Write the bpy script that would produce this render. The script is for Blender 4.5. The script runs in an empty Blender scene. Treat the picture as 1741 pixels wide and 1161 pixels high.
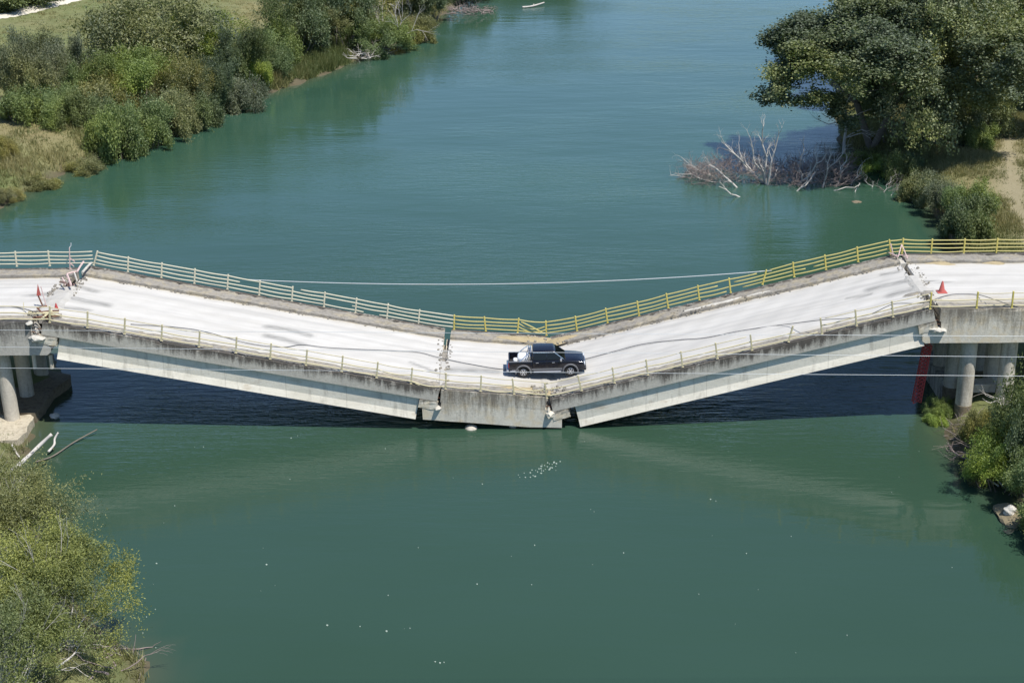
import bpy, bmesh, math, random
import numpy as np
from mathutils import Vector, Matrix
S = bpy.context.scene
COL = S.collection
R = math.radians

# ---------------------------------------------------------------- camera
F, TH, PSI, ROLL = 2732.0, R(21.335), R(0.218), R(0.333)
CAM = np.array([0.553, -79.34, 29.712])
fw = np.array([math.sin(PSI)*math.cos(TH), math.cos(PSI)*math.cos(TH), -math.sin(TH)])
r0 = np.array([math.cos(PSI), -math.sin(PSI), 0.0]); u0 = np.cross(r0, fw)
c_, s_ = math.cos(ROLL), math.sin(ROLL)
rt = c_*r0 - s_*u0; up = s_*r0 + c_*u0
cd = bpy.data.cameras.new('camera'); cam = bpy.data.objects.new('camera', cd); COL.objects.link(cam)
cd.sensor_width = 36; cd.lens = F/1741*36; cd.clip_end = 12000; cd.clip_start = 1
M = Matrix(((rt[0], up[0], -fw[0], CAM[0]), (rt[1], up[1], -fw[1], CAM[1]), (rt[2], up[2], -fw[2], CAM[2]), (0, 0, 0, 1)))
cam.matrix_world = M; S.camera = cam

# ---------------------------------------------------------------- sky, sun, exposure
SUN = Vector((0.36, -0.34, 1.0)).normalized()
w = bpy.data.worlds.new('World'); S.world = w; w.use_nodes = True
nt = w.node_tree; nt.nodes.clear()
sky = nt.nodes.new('ShaderNodeTexSky'); sky.sky_type = 'NISHITA'; sky.sun_disc = False
sky.sun_elevation = math.asin(SUN.z); sky.sun_rotation = math.atan2(SUN.x, SUN.y)
sky.air_density = 0.85; sky.dust_density = 0.0; sky.ozone_density = 4.0
bg = nt.nodes.new('ShaderNodeBackground'); bg.inputs[1].default_value = 0.12
wo = nt.nodes.new('ShaderNodeOutputWorld')
nt.links.new(sky.outputs[0], bg.inputs[0]); nt.links.new(bg.outputs[0], wo.inputs[0])
sl = bpy.data.lights.new('sun', 'SUN'); sl.energy = 4.2; sl.angle = R(0.9); sl.color = (1, 0.965, 0.91)
so = bpy.data.objects.new('sun', sl); COL.objects.link(so); so.rotation_euler = SUN.to_track_quat('Z', 'Y').to_euler()
so.location = (20, -30, 60)
S.view_settings.view_transform = 'Standard'; S.view_settings.look = 'None'
S.view_settings.exposure = 0.45; S.view_settings.gamma = 1
S.render.resolution_x = 1024; S.render.resolution_y = 682
S.render.engine = 'CYCLES'
S.cycles.max_bounces = 8; S.cycles.transparent_max_bounces = 8

# ---------------------------------------------------------------- photo measurements to world points
W = 9.3
def ray(px, py):
    return fw*F + rt*(px-870.5) - up*(py-580.5)
def onY(px, py, Y=0.0):
    d = ray(px, py); t = (Y-CAM[1])/d[1]; p = CAM+d*t
    return Vector(p)
def onZ(px, py, Z):
    d = ray(px, py); t = (Z-CAM[2])/d[2]; p = CAM+d*t
    return Vector(p)
def proj(p):
    q = np.array(p, float)-CAM; z = q@fw
    return 870.5+F*(q@rt)/z, 580.5-F*(q@up)/z
WZ = onY(955, 727).z - 0.10          # water level

# ---------------------------------------------------------------- materials
def mat(name):
    m = bpy.data.materials.new(name); m.use_nodes = True
    n = m.node_tree; n.nodes.clear()
    return m, n
def N(n, t, **k):
    o = n.nodes.new('ShaderNode'+t)
    for a, b in k.items():
        if a.startswith('i_'): o.inputs[int(a[2:])].default_value = b
        else: setattr(o, a, b)
    return o
def L(n, a, b): n.links.new(a, b)
def ramp(n, fac, stops):
    r = N(n, 'ValToRGB'); e = r.color_ramp.elements
    while len(e) < len(stops): e.new(0.5)
    for i, (p, c) in enumerate(stops):
        e[i].position = p
        e[i].color = (c, c, c, 1) if isinstance(c, (int, float)) else (c[0], c[1], c[2], 1)
    L(n, fac, r.inputs[0]); return r.outputs[0]
def noise(n, vec, scale, detail=4, rough=0.55):
    t = N(n, 'TexNoise'); t.inputs['Scale'].default_value = scale; t.inputs['Detail'].default_value = detail
    t.inputs['Roughness'].default_value = rough
    if vec is not None: L(n, vec, t.inputs['Vector'])
    return t.outputs[0]
def mapping(n, vec, scale=(1, 1, 1), rot=(0, 0, 0)):
    m = N(n, 'Mapping'); m.inputs['Scale'].default_value = scale; m.inputs['Rotation'].default_value = rot
    L(n, vec, m.inputs['Vector']); return m.outputs[0]
def mixc(n, fac, a, b, mode='MIX'):
    m = N(n, 'Mix', data_type='RGBA', blend_type=mode)
    for s, v in ((m.inputs[0], fac), (m.inputs[6], a), (m.inputs[7], b)):
        if hasattr(v, 'is_output'): L(n, v, s)
        elif isinstance(v, (int, float)): s.default_value = v
        else: s.default_value = (v[0], v[1], v[2], 1)
    return m.outputs[2]
def math_(n, op, a, b=0.0, clamp=False):
    m = N(n, 'Math', operation=op, use_clamp=clamp)
    for s, v in ((m.inputs[0], a), (m.inputs[1], b)):
        if hasattr(v, 'is_output'): L(n, v, s)
        else: s.default_value = v
    return m.outputs[0]
def attr(n, name): return N(n, 'Attribute', attribute_name=name).outputs['Fac']
def finish(n, color, rough=0.8, bump=None, bstr=0.3, bdist=0.02, metal=0.0, spec=0.3):
    p = N(n, 'BsdfPrincipled')
    if hasattr(color, 'is_output'): L(n, color, p.inputs['Base Color'])
    else: p.inputs['Base Color'].default_value = (*color, 1)
    if hasattr(rough, 'is_output'): L(n, rough, p.inputs['Roughness'])
    else: p.inputs['Roughness'].default_value = rough
    p.inputs['Metallic'].default_value = metal
    p.inputs['Specular IOR Level'].default_value = spec
    if bump is not None:
        b = N(n, 'Bump'); b.inputs['Strength'].default_value = bstr; b.inputs['Distance'].default_value = bdist
        L(n, bump, b.inputs['Height']); L(n, b.outputs[0], p.inputs['Normal'])
    o = N(n, 'OutputMaterial'); L(n, p.outputs[0], o.inputs[0]); return p
def oc(n): return N(n, 'TexCoord').outputs['Object']

def simple(name, col, rough=0.6, metal=0.0, var=0.12, spec=0.4, scale=6):
    m, n = mat(name); v = oc(n)
    f = noise(n, v, scale)
    c = mixc(n, f, [x*(1-var) for x in col], [min(1, x*(1+var)) for x in col])
    finish(n, c, rough, metal=metal, spec=spec); return m

def m_road():
    m, n = mat('dusty_concrete_road'); v = oc(n)
    a = noise(n, mapping(n, v, (0.10, 0.9, 0.3)), 1.6, 6, 0.65)
    b = noise(n, v, 1.3, 6)
    c = mixc(n, ramp(n, a, [(0.32, 0.0), (0.7, 1.0)]), (0.46, 0.438, 0.395), (0.56, 0.537, 0.492))
    c = mixc(n, math_(n, 'MULTIPLY', ramp(n, b, [(0.5, 0.0), (0.75, 1.0)]), 0.25), c, (0.42, 0.395, 0.345))
    lane = ramp(n, noise(n, mapping(n, v, (0.035, 1.5, 0.2)), 1.3, 5, .6), [(0.50, 0.0), (0.66, 1.0)])
    c = mixc(n, math_(n, 'MULTIPLY', lane, 0.5), c, (0.36, 0.345, 0.32))
    spk = ramp(n, noise(n, v, 5.5, 6, .75), [(0.60, 0.0), (0.70, 1.0)])
    c = mixc(n, math_(n, 'MULTIPLY', spk, 0.35), c, (0.30, 0.285, 0.25))
    st = math_(n, 'MULTIPLY', attr(n, 'stain'), ramp(n, noise(n, mapping(n, v, (1.2, 7, 3)), 1.5, 5), [(0.25, 0.25), (0.65, 1.0)]))
    c = mixc(n, st, c, (0.19, 0.185, 0.17))
    dg = math_(n, 'MULTIPLY', attr(n, 'dirt'), ramp(n, noise(n, v, 2.2, 6), [(0.3, 0.15), (0.6, 1.0)]))
    c = mixc(n, dg, c, (0.40, 0.345, 0.24))
    finish(n, c, 0.9, noise(n, v, 9, 5), 0.35, 0.02); return m
def m_conc(name, base, dark, amt, streak=True, tan=None, thr=(0.42, 0.62)):
    m, n = mat(name); v = oc(n)
    big = noise(n, v, 0.8, 6)
    fine = noise(n, v, 6, 6, 0.7)
    c = mixc(n, ramp(n, big, [(0.3, 0.0), (0.7, 1.0)]), [x*0.80 for x in base], base)
    c = mixc(n, 0.35, c, mixc(n, ramp(n, fine, [(0.35, 0), (0.65, 1)]), [x*0.62 for x in base], [min(1, x*1.2) for x in base]))
    if tan: c = mixc(n, ramp(n, noise(n, v, 1.7, 5), [(0.48, 0.0), (0.62, 0.7)]), c, tan)
    if streak:
        s = noise(n, mapping(n, v, (3.2, 3.2, 0.34)), 1.0, 6, 0.7)
        s = math_(n, 'ADD', s, math_(n, 'MULTIPLY', math_(n, 'SUBTRACT', attr(n, 'v'), 0.55), 0.42))
        p = noise(n, v, 0.35, 3)
        s = math_(n, 'ADD', s, math_(n, 'MULTIPLY', math_(n, 'SUBTRACT', p, 0.5), 0.5))
        sp = noise(n, v, 11, 5, 0.75)
        s = math_(n, 'ADD', s, math_(n, 'MULTIPLY', math_(n, 'SUBTRACT', sp, 0.5), 0.45))
        c = mixc(n, math_(n, 'MULTIPLY', ramp(n, s, [(thr[0], 0.0), (thr[1], 1.0)]), amt), c, dark)
    else:
        c = mixc(n, math_(n, 'MULTIPLY', ramp(n, noise(n, v, 4, 8, 0.75), [(0.5, 0.0), (0.62, 1.0)]), amt), c, dark)
    finish(n, c, 0.92, fine, 0.5, 0.03); return m
def m_girder():
    m, n = mat('precast_girder_concrete'); v = oc(n)
    big = noise(n, mapping(n, v, (.35, 1, 1.6)), 1.0, 6, .65); fine = noise(n, v, 7, 6, .7)
    c = mixc(n, ramp(n, big, [(.35, 0), (.65, 1)]), (0.60, 0.555, 0.45), (0.74, 0.69, 0.575))
    c = mixc(n, math_(n, 'MULTIPLY', ramp(n, noise(n, mapping(n, v, (2.2, 2, .5)), 1.0, 6, .7), [(.54, 0), (.68, 1)]), .55), c, (0.34, 0.31, 0.25))
    c = mixc(n, math_(n, 'MULTIPLY', ramp(n, noise(n, mapping(n, v, (.5, 1, 1.2)), 1.3, 4), [(.62, 0), (.70, 1)]), .4), c, (0.40, 0.30, 0.19))
    x = N(n, 'SeparateXYZ'); L(n, v, x.inputs[0])
    jn = math_(n, 'LESS_THAN', math_(n, 'ABSOLUTE', math_(n, 'SUBTRACT', math_(n, 'FRACT', math_(n, 'MULTIPLY', x.outputs[0], 0.31)), 0.5)), 0.006)
    c = mixc(n, math_(n, 'MULTIPLY', jn, .35), c, (0.25, 0.23, 0.19))
    c = mixc(n, math_(n, 'MULTIPLY', ramp(n, fine, [(.3, 1), (.5, 0)]), .35), c, (0.42, 0.40, 0.34))
    finish(n, c, .9, fine, .5, .02); return m
def m_leaf(name, c0, c1, trans=0.3, obj=True):
    m, n = mat(name)
    r = attr(n, 'rnd')
    c = mixc(n, r, c0, c1)
    hu = attr(n, 'hue')
    c = mixc(n, 1.0, c, ramp(n, hu, [(0.15, (0.80, 0.84, 0.98)), (0.5, (0.98, 0.98, 0.98)), (0.85, (1.16, 1.10, 0.80))]), 'MULTIPLY')
    if obj:
        oi = N(n, 'ObjectInfo'); c = mixc(n, 1.0, c, oi.outputs['Color'], 'MULTIPLY')
    d = N(n, 'BsdfDiffuse'); L(n, c, d.inputs[0])
    t = N(n, 'BsdfTranslucent'); L(n, mixc(n, 1.0, c, (1.0, 1.15, 0.55), 'MULTIPLY'), t.inputs[0])
    g = N(n, 'BsdfGlossy'); g.inputs['Roughness'].default_value = 0.6; g.inputs[0].default_value = (0.8, 0.85, 0.9, 1)
    a = N(n, 'MixShader'); a.inputs[0].default_value = trans; L(n, d.outputs[0], a.inputs[1]); L(n, t.outputs[0], a.inputs[2])
    b = N(n, 'MixShader'); b.inputs[0].default_value = 0.03; L(n, a.outputs[0], b.inputs[1]); L(n, g.outputs[0], b.inputs[2])
    o = N(n, 'OutputMaterial'); L(n, b.outputs[0], o.inputs[0]); return m
def m_water():
    m, n = mat('turbid_river_water'); v = oc(n)
    big = noise(n, mapping(n, v, (0.6, 1.0, 1)), 0.035, 3)
    c = mixc(n, ramp(n, big, [(0.35, 0.0), (0.65, 1.0)]), (0.026, 0.057, 0.033), (0.031, 0.066, 0.043))
    sx_ = N(n, 'SeparateXYZ'); L(n, v, sx_.inputs[0])
    upr = math_(n, 'MULTIPLY', math_(n, 'SUBTRACT', sx_.outputs[1], 4.0), 0.022, True)
    c = mixc(n, upr, c, mixc(n, ramp(n, big, [(0.35, 0.0), (0.65, 1.0)]), (0.030, 0.074, 0.046), (0.038, 0.088, 0.060)))
    c = mixc(n, attr(n, 'shallow'), c, (0.085, 0.085, 0.045))
    # ripples: wind-ruffled patches between calm water
    calm = ramp(n, noise(n, mapping(n, v, (0.4, 1.0, 1)), 0.07, 5), [(0.38, 0.15), (0.62, 1.3)])
    r1 = noise(n, mapping(n, v, (0.55, 2.3, 1), (0, 0, R(4))), 1.15, 4, 0.6)
    r2 = noise(n, mapping(n, v, (0.5, 1.5, 1), (0, 0, R(-9))), 0.30, 3)
    r3 = noise(n, v, 0.06, 2)
    h = math_(n, 'ADD', math_(n, 'MULTIPLY', math_(n, 'MULTIPLY', r1, calm), attr(n, 'ruffle')), math_(n, 'MULTIPLY', r2, 0.75))
    h = math_(n, 'ADD', h, math_(n, 'MULTIPLY', r3, 1.0))
    p = finish(n, c, 0.04, h, 0.75, 0.055, spec=0.5); p.inputs['IOR'].default_value = 1.38
    return m
def m_ground():
    m, n = mat('bank_soil_and_dry_grass'); v = oc(n)
    f = noise(n, v, 0.9, 8, 0.7); g = noise(n, v, 0.12, 5)
    straw = mixc(n, ramp(n, f, [(0.3, 0), (0.7, 1)]), (0.16, 0.135, 0.06), (0.27, 0.235, 0.115))
    green = mixc(n, ramp(n, f, [(0.3, 0), (0.7, 1)]), (0.075, 0.11, 0.03), (0.17, 0.20, 0.075))
    gm = math_(n, 'ADD', attr(n, 'green'), math_(n, 'MULTIPLY', math_(n, 'SUBTRACT', g, 0.5), 1.6), True)
    c = mixc(n, gm, straw, green)
    tan = mixc(n, f, (0.23, 0.195, 0.115), (0.33, 0.285, 0.18))
    c = mixc(n, attr(n, 'track'), c, tan)
    mud = mixc(n, f, (0.045, 0.038, 0.022), (0.15, 0.125, 0.075))
    mm = math_(n, 'ADD', attr(n, 'mud'), math_(n, 'MULTIPLY', math_(n, 'SUBTRACT', f, 0.5), 0.8), True)
    c = mixc(n, mm, c, mud)
    finish(n, c, 0.95, f, 0.8, 0.15); return m

def m_paint():
    m, n = mat('dusty_black_car_paint'); v = oc(n)
    z = N(n, 'SeparateXYZ'); L(n, v, z.inputs[0])
    low = math_(n, 'SUBTRACT', 0.85, z.outputs[2], True)
    f = math_(n, 'MULTIPLY', ramp(n, noise(n, v, 2.5, 6, .7), [(.35, 0), (.7, 1)]), math_(n, 'ADD', math_(n, 'MULTIPLY', low, 0.30), 0.02), True)
    c = mixc(n, f, (0.006, 0.007, 0.014), (0.16, 0.14, 0.11))
    finish(n, c, math_(n, 'ADD', math_(n, 'MULTIPLY', f, 1.2), 0.15, True), spec=0.6); return m
MAT = dict(
    road=m_road(), water=m_water(), ground=m_ground(),
    fascia=m_conc('lichened_concrete', (0.50, 0.465, 0.39), (0.065, 0.055, 0.045), 0.92, thr=(0.42, 0.66)),
    block=m_conc('stained_concrete', (0.66, 0.61, 0.50), (0.12, 0.10, 0.075), 0.85, tan=(0.60, 0.50, 0.34), thr=(0.42, 0.74)),
    blockl=m_conc('streaked_dark_concrete', (0.48, 0.45, 0.39), (0.07, 0.062, 0.055), 0.88, thr=(0.36, 0.66)),
    girder=m_girder(),
    walk=m_conc('weathered_walk_concrete', (0.30, 0.275, 0.235), (0.09, 0.08, 0.06), 0.5, streak=False, tan=(0.36, 0.31, 0.215)),
    tan=m_conc('tan_footing_concrete', (0.50, 0.44, 0.33), (0.22, 0.18, 0.12), 0.6, streak=False),
    pale=m_conc('pale_broken_concrete', (0.58, 0.55, 0.48), (0.30, 0.26, 0.19), 0.5, streak=False),
    column=m_conc('column_concrete', (0.56, 0.51, 0.42), (0.24, 0.21, 0.16), 0.75, thr=(0.44, 0.66)),
    wet_shade=m_conc('stained_and_shaded_concrete', (0.22, 0.18, 0.12), (0.08, 0.06, 0.04), 0.7, streak=False),  # also puts shade into the colour of the left footing wall
    rubble=simple('reddish_rubble', (0.20, 0.13, 0.11), 0.95, var=0.4, scale=3),
    dirt=simple('dry_dirt', (0.36, 0.29, 0.17), 0.95, var=0.3, scale=2),
    white_rail=simple('faded_white_paint', (0.58, 0.54, 0.40), 0.55, var=0.15, scale=3),
    cream_rail=simple('faded_cream_paint', (0.56, 0.49, 0.30), 0.55, var=0.2, scale=3),
    yellow_rail=simple('faded_yellow_paint', (0.50, 0.43, 0.15), 0.5, var=0.2, scale=3),
    pole_yellow=simple('yellow_post_paint', (0.56, 0.47, 0.12), 0.5, var=0.15, scale=3),
    rust=simple('rusty_steel', (0.16, 0.075, 0.045), 0.8, var=0.4, scale=4),
    cable=simple('grey_black_cable', (0.11, 0.11, 0.115), 0.7),
    wire=simple('galvanised_wire', (0.55, 0.57, 0.57), 0.4, metal=0.2),
    red=simple('faded_red_plastic', (0.46, 0.11, 0.09), 0.5, var=0.15),
    redpaint=simple('red_paint', (0.40, 0.055, 0.05), 0.55, var=0.2),
    pink=simple('sun_bleached_tape', (0.60, 0.44, 0.40), 0.7, var=0.2),
    white=simple('white_plastic', (0.75, 0.75, 0.74), 0.5, var=0.05),
    bark=simple('grey_brown_bark', (0.17, 0.145, 0.115), 0.9, var=0.35, scale=4),
    dead=simple('bleached_dead_wood', (0.50, 0.46, 0.41), 0.85, var=0.3, scale=3),
    twig=simple('reddish_dead_twigs', (0.25, 0.20, 0.18), 0.9, var=0.4, scale=3),
    rock=simple('river_rock', (0.20, 0.165, 0.10), 0.9, var=0.4, scale=2.5),
    path=simple('white_gravel_path', (0.60, 0.55, 0.45), 0.95, var=0.12, scale=0.8),
    foam=simple('foam_and_glint_white', (0.34, 0.40, 0.33), 0.6, var=0.2),
    leaf=m_leaf('leaves', (0.066, 0.082, 0.038), (0.26, 0.28, 0.150)),
    grass=m_leaf('grass_blades', (0.11, 0.14, 0.04), (0.34, 0.29, 0.13), 0.25, obj=False),
    paint=m_paint(),
    glass=simple('tinted_glass', (0.004, 0.005, 0.007), 0.05, var=0.0, spec=0.35),
    trim=simple('grey_plastic_trim', (0.14, 0.14, 0.145), 0.5),
    chrome=simple('chrome', (0.75, 0.75, 0.76), 0.18, metal=1.0, var=0.02),
    rim=simple('silver_alloy', (0.60, 0.60, 0.62), 0.3, metal=0.7, var=0.02),
    tyre=simple('tyre_rubber', (0.018, 0.018, 0.018), 0.85),
    lamp=simple('clear_headlight', (0.70, 0.72, 0.74), 0.1, metal=0.3, var=0.02),
    taillamp=simple('red_taillight', (0.35, 0.02, 0.015), 0.2, var=0.05),
    skin=simple('bed_liner', (0.025, 0.025, 0.027), 0.8),
)

def crom(P_, k=6):
    out = []
    for i in range(len(P_)-1):
        a = P_[max(i-1, 0)]; b = P_[i]; c = P_[i+1]; d_ = P_[min(i+2, len(P_)-1)]
        for j in range(k):
            t = j/k; out.append(0.5*((2*b)+(c-a)*t+(2*a-5*b+4*c-d_)*t*t+(3*b-a-3*c+d_)*t**3))
    out.append(P_[-1]); return out
# ---------------------------------------------------------------- object helpers
def tag(o, label=None, cat=None, group=None, kind=None):
    if label: o['label'] = label
    if cat: o['category'] = cat
    if group: o['group'] = group
    if kind: o['kind'] = kind
    return o
def empty(name, loc, label, cat, group=None):
    o = bpy.data.objects.new(name, None); COL.objects.link(o); o.location = loc; o.empty_display_size = 0.3
    return tag(o, label, cat, group)
def link(name, me, material, parent=None, keep=True):
    """keep: the mesh is in world coordinates although the parent sits elsewhere"""
    o = bpy.data.objects.new(name, me); COL.objects.link(o)
    if material is not None and not me.materials: me.materials.append(material)
    if parent is not None:
        o.parent = parent
        if keep:
            off = Vector(parent.location); q = parent.parent
            o.matrix_parent_inverse = Matrix.Translation(-off) if parent.type == 'EMPTY' else Matrix.Identity(4)
    return o
def mesh_np(name, v, f, smooth=False, attrs=None):
    """v (n,3), f (m,k)"""
    me = bpy.data.meshes.new(name); v = np.asarray(v, np.float32); f = np.asarray(f, np.int32)
    k = f.shape[1]
    me.vertices.add(len(v)); me.vertices.foreach_set('co', v.ravel())
    me.loops.add(f.size); me.loops.foreach_set('vertex_index', f.ravel())
    me.polygons.add(len(f)); me.polygons.foreach_set('loop_start', np.arange(0, f.size, k, dtype=np.int32))
    me.polygons.foreach_set('loop_total', np.full(len(f), k, np.int32))
    if smooth: me.polygons.foreach_set('use_smooth', np.ones(len(f), bool))
    for an, a in (attrs or {}).items():
        at = me.attributes.new(an, 'FLOAT', 'POINT'); at.data.foreach_set('value', np.asarray(a, np.float32))
    me.update(calc_edges=True); me.validate(); return me

class MB:
    """collects polygons in one mesh"""
    def __init__(s): s.v = []; s.f = []; s.a = []
    def add(s, vs, fs, av=None):
        b = len(s.v); s.v += [tuple(p) for p in vs]; s.f += [tuple(i+b for i in f) for f in fs]
        s.a += list(av) if av is not None else [0.5]*len(vs)
    def box(s, c, d, rot=None):
        c = Vector(c); x, y, z = [q/2 for q in d]
        vs = [Vector((i*x, j*y, k*z)) for k in (-1, 1) for j in (-1, 1) for i in (-1, 1)]
        if rot is not None: vs = [rot @ p for p in vs]
        s.add([p+c for p in vs], [(0, 2, 3, 1), (4, 5, 7, 6), (0, 1, 5, 4), (2, 6, 7, 3), (0, 4, 6, 2), (1, 3, 7, 5)])
    def tube(s, pts, rad, n=6, closed=False):
        pts = [Vector(p) for p in pts]; rad = rad if isinstance(rad, (list, tuple)) else [rad]*len(pts)
        vs = []; fs = []
        for i, p in enumerate(pts):
            t = (pts[min(i+1, len(pts)-1)]-pts[max(i-1, 0)]).normalized()
            a = t.cross(Vector((0, 0, 1)) if abs(t.z) < 0.9 else Vector((0, 1, 0))).normalized(); b = t.cross(a)
            for k in range(n):
                q = 2*math.pi*k/n; vs.append(p+(a*math.cos(q)+b*math.sin(q))*rad[i])
        for i in range(len(pts)-1):
            for k in range(n):
                k2 = (k+1) % n; fs.append((i*n+k, i*n+k2, (i+1)*n+k2, (i+1)*n+k))
        fs.append(tuple(range(n))[::-1]); fs.append(tuple((len(pts)-1)*n+k for k in range(n)))
        s.add(vs, fs)
    def prism(s, near, far):
        """near / far: matching lists of points; side faces subdivided by attribute only"""
        n = len(near); s.add(list(near)+list(far), [tuple(range(n)), tuple(range(2*n-1, n-1, -1))] +
                             [(i, n+i, n+(i+1) % n, (i+1) % n) for i in range(n)])
    def lathe(s, prof, c=(0, 0, 0), n=20, axis='z'):
        vs = []; fs = []
        for r, h in prof:
            for k in range(n):
                a = 2*math.pi*k/n
                p = (r*math.cos(a), r*math.sin(a), h) if axis == 'z' else (r*math.cos(a), h, r*math.sin(a))
                vs.append((p[0]+c[0], p[1]+c[1], p[2]+c[2]))
        m = len(prof)
        for i in range(m-1):
            for k in range(n):
                k2 = (k+1) % n; fs.append((i*n+k, i*n+k2, (i+1)*n+k2, (i+1)*n+k))
        fs.append(tuple(range(n))[::-1]); fs.append(tuple((m-1)*n+k for k in range(n)))
        s.add(vs, fs)
    def build(s, name, material, parent=None, smooth=False, bevel=0, seg=2, keep=True, rough=0.0, cuts=0):
        me = bpy.data.meshes.new(name); me.from_pydata(s.v, [], s.f)
        at = me.attributes.new('v', 'FLOAT', 'POINT'); at.data.foreach_set('value', s.a)
        bm = bmesh.new(); bm.from_mesh(me); bmesh.ops.recalc_face_normals(bm, faces=bm.faces)
        if bevel:
            es = [e for e in bm.edges if len(e.link_faces) == 2 and e.calc_face_angle(0) > 0.5]
            bmesh.ops.bevel(bm, geom=es, offset=bevel, segments=seg, affect='EDGES', profile=0.5, clamp_overlap=True)
        if cuts:
            bmesh.ops.triangulate(bm, faces=[f for f in bm.faces if len(f.verts) > 4])
            bmesh.ops.subdivide_edges(bm, edges=bm.edges[:], cuts=cuts, use_grid_fill=True)
        if rough:
            rg = random.Random(7)
            for v_ in bm.verts: v_.co += Vector((rg.uniform(-1, 1), rg.uniform(-1, 1), rg.uniform(-1, 1)))*rough
        bm.to_mesh(me); bm.free()
        if smooth:
            for p in me.polygons: p.use_smooth = True
            if bevel or smooth == 'auto':
                try: me.set_sharp_from_angle(angle=R(35))
                except Exception: pass
        return link(name, me, material, parent, keep)

# ---------------------------------------------------------------- the river's outline and the ground
left_px = [(1180, -260), (1020, -190), (905, -110), (850, -50), (800, -8), (748, 28), (720, 52), (655, 82), (565, 122), (440, 165), (330, 202),
           (230, 250), (130, 282), (60, 320), (0, 350), (-60, 390), (-70, 450), (10, 530), (118, 645), (72, 705), (48, 742),
           (34, 800), (50, 900), (95, 1000), (160, 1085), (245, 1132), (232, 1250), (150, 1420)]
right_px = [(1900, -260), (1640, -190), (1500, -110), (1455, -50), (1425, 0), (1415, 90), (1420, 190), (1432, 246), (1500, 278), (1548, 312),
            (1598, 372), (1618, 405), (1650, 470), (1650, 560), (1612, 650), (1600, 700), (1622, 750), (1665, 800), (1720, 838),
            (1800, 900), (1900, 1000), (2060, 1250), (2200, 1420)]
def shore(l):
    return [(p.x, p.y) for p in (onZ(a, b, WZ) for a, b in l)]
LS, RS = shore(left_px), shore(right_px)
LS = [(LS[0][0]+700, LS[0][1]+700)] + LS + [(LS[-1][0]-5, -90), (LS[-1][0]-25, -300), (-200, -2500)]
RS = [(RS[0][0]+700, RS[0][1]+500)] + RS + [(RS[-1][0]+8, -90), (RS[-1][0]+10, -300), (-60, -2500)]
POLY = np.array(LS+RS[::-1])
def wob(x, y, f, ph):
    return (np.sin(x*f+ph)*np.cos(y*f*1.13+ph*2.1)+0.6*np.sin(x*f*2.3+y*f*1.7+ph*3)+0.35*np.sin(x*f*4.1-y*f*4.7+ph))/1.95
def sdist(x, y):
    x = np.asarray(x, float); y = np.asarray(y, float); sh = x.shape; x = x.ravel(); y = y.ravel()
    best = np.full(x.shape, 1e18); inside = np.zeros(x.shape, bool)
    for i in range(len(POLY)):
        a = POLY[i]; b = POLY[(i+1) % len(POLY)]; d = b-a; l2 = d@d
        t = np.clip(((x-a[0])*d[0]+(y-a[1])*d[1])/l2, 0, 1)
        q = (x-a[0]-t*d[0])**2+(y-a[1]-t*d[1])**2; best = np.minimum(best, q)
        cond = ((a[1] > y) != (b[1] > y))
        with np.errstate(divide='ignore', invalid='ignore'):
            xi = (b[0]-a[0])*(y-a[1])/(b[1]-a[1]+1e-12)+a[0]
        inside ^= cond & (x < xi)
    d = np.sqrt(best); d[inside] *= -1
    return d.reshape(sh)
def height(x, y):
    x = np.asarray(x, float); y = np.asarray(y, float)
    d = sdist(x, y) + 0.55*wob(x, y, 0.55, 1.0) + 0.25*wob(x, y, 1.7, 0.3)
    dd = np.clip(d, 0, None)
    h = 0.75*(1-np.exp(-dd/0.9)) + 1.3*(1-np.exp(-dd/9.0)) + 0.6*(1-np.exp(-dd/60.0))
    h = h + np.clip(d/6, 0, 1)*0.30*wob(x, y, 0.16, 2.0) + np.clip(d/2, 0, 1)*0.08*wob(x, y, 1.3, 5.0)
    h = h + np.clip((d-150)/400, 0, 1)*6*wob(x, y, 0.006, 1.0)
    rr = np.hypot(x, y); h = h + np.clip((rr-900)/900, 0, 1)**1.5*(120+50*wob(x, y, 0.0016, 2.0))  # unseen far hills added to block pale horizon sky from the water's reflections
    h = h*(1-0.92*np.exp(-(((x+29.5)/5.5)**2+((y-1.0)/4.5)**2)**2))
    return WZ + np.where((d > 0) | (np.hypot(x, y) > 1000), h+0.02, np.clip(d*0.35, -2.6, 0)-0.02)
def hz(x, y): return float(height(np.array([x]), np.array([y]))[0])
def axis(lo, hi, step, far):
    a = list(np.arange(lo, hi+1e-6, step)); s = step; p = hi; q = lo; A = []; B = []
    while p < far: s *= 1.22; p += s; A.append(p)
    s = step
    while q > -far: s *= 1.22; q -= s; B.append(q)
    return np.array(B[::-1]+a+A)
def px_dist(x, y, pts, z):
    P = np.array([(p.x, p.y) for p in (onZ(a, b, z) for a, b in pts)]); best = np.full(x.shape, 1e9)
    for i in range(len(P)-1):
        a, b = P[i], P[i+1]; d = b-a; t = np.clip(((x-a[0])*d[0]+(y-a[1])*d[1])/(d@d), 0, 1)
        best = np.minimum(best, np.hypot(x-a[0]-t*d[0], y-a[1]-t*d[1]))
    return best
xs = axis(-105, 95, 0.8, 3500); ys = axis(-60, 250, 0.9, 5000)
GX, GY = np.meshgrid(xs, ys); gx, gy = GX.ravel(), GY.ravel()
gz = height(gx, gy); sd = sdist(gx, gy)
nx, ny = len(xs), len(ys)
ii = (np.arange(ny-1)[:, None]*nx+np.arange(nx-1)[None, :]).ravel()
gf = np.stack([ii, ii+1, ii+nx+1, ii+nx], 1)
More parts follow.
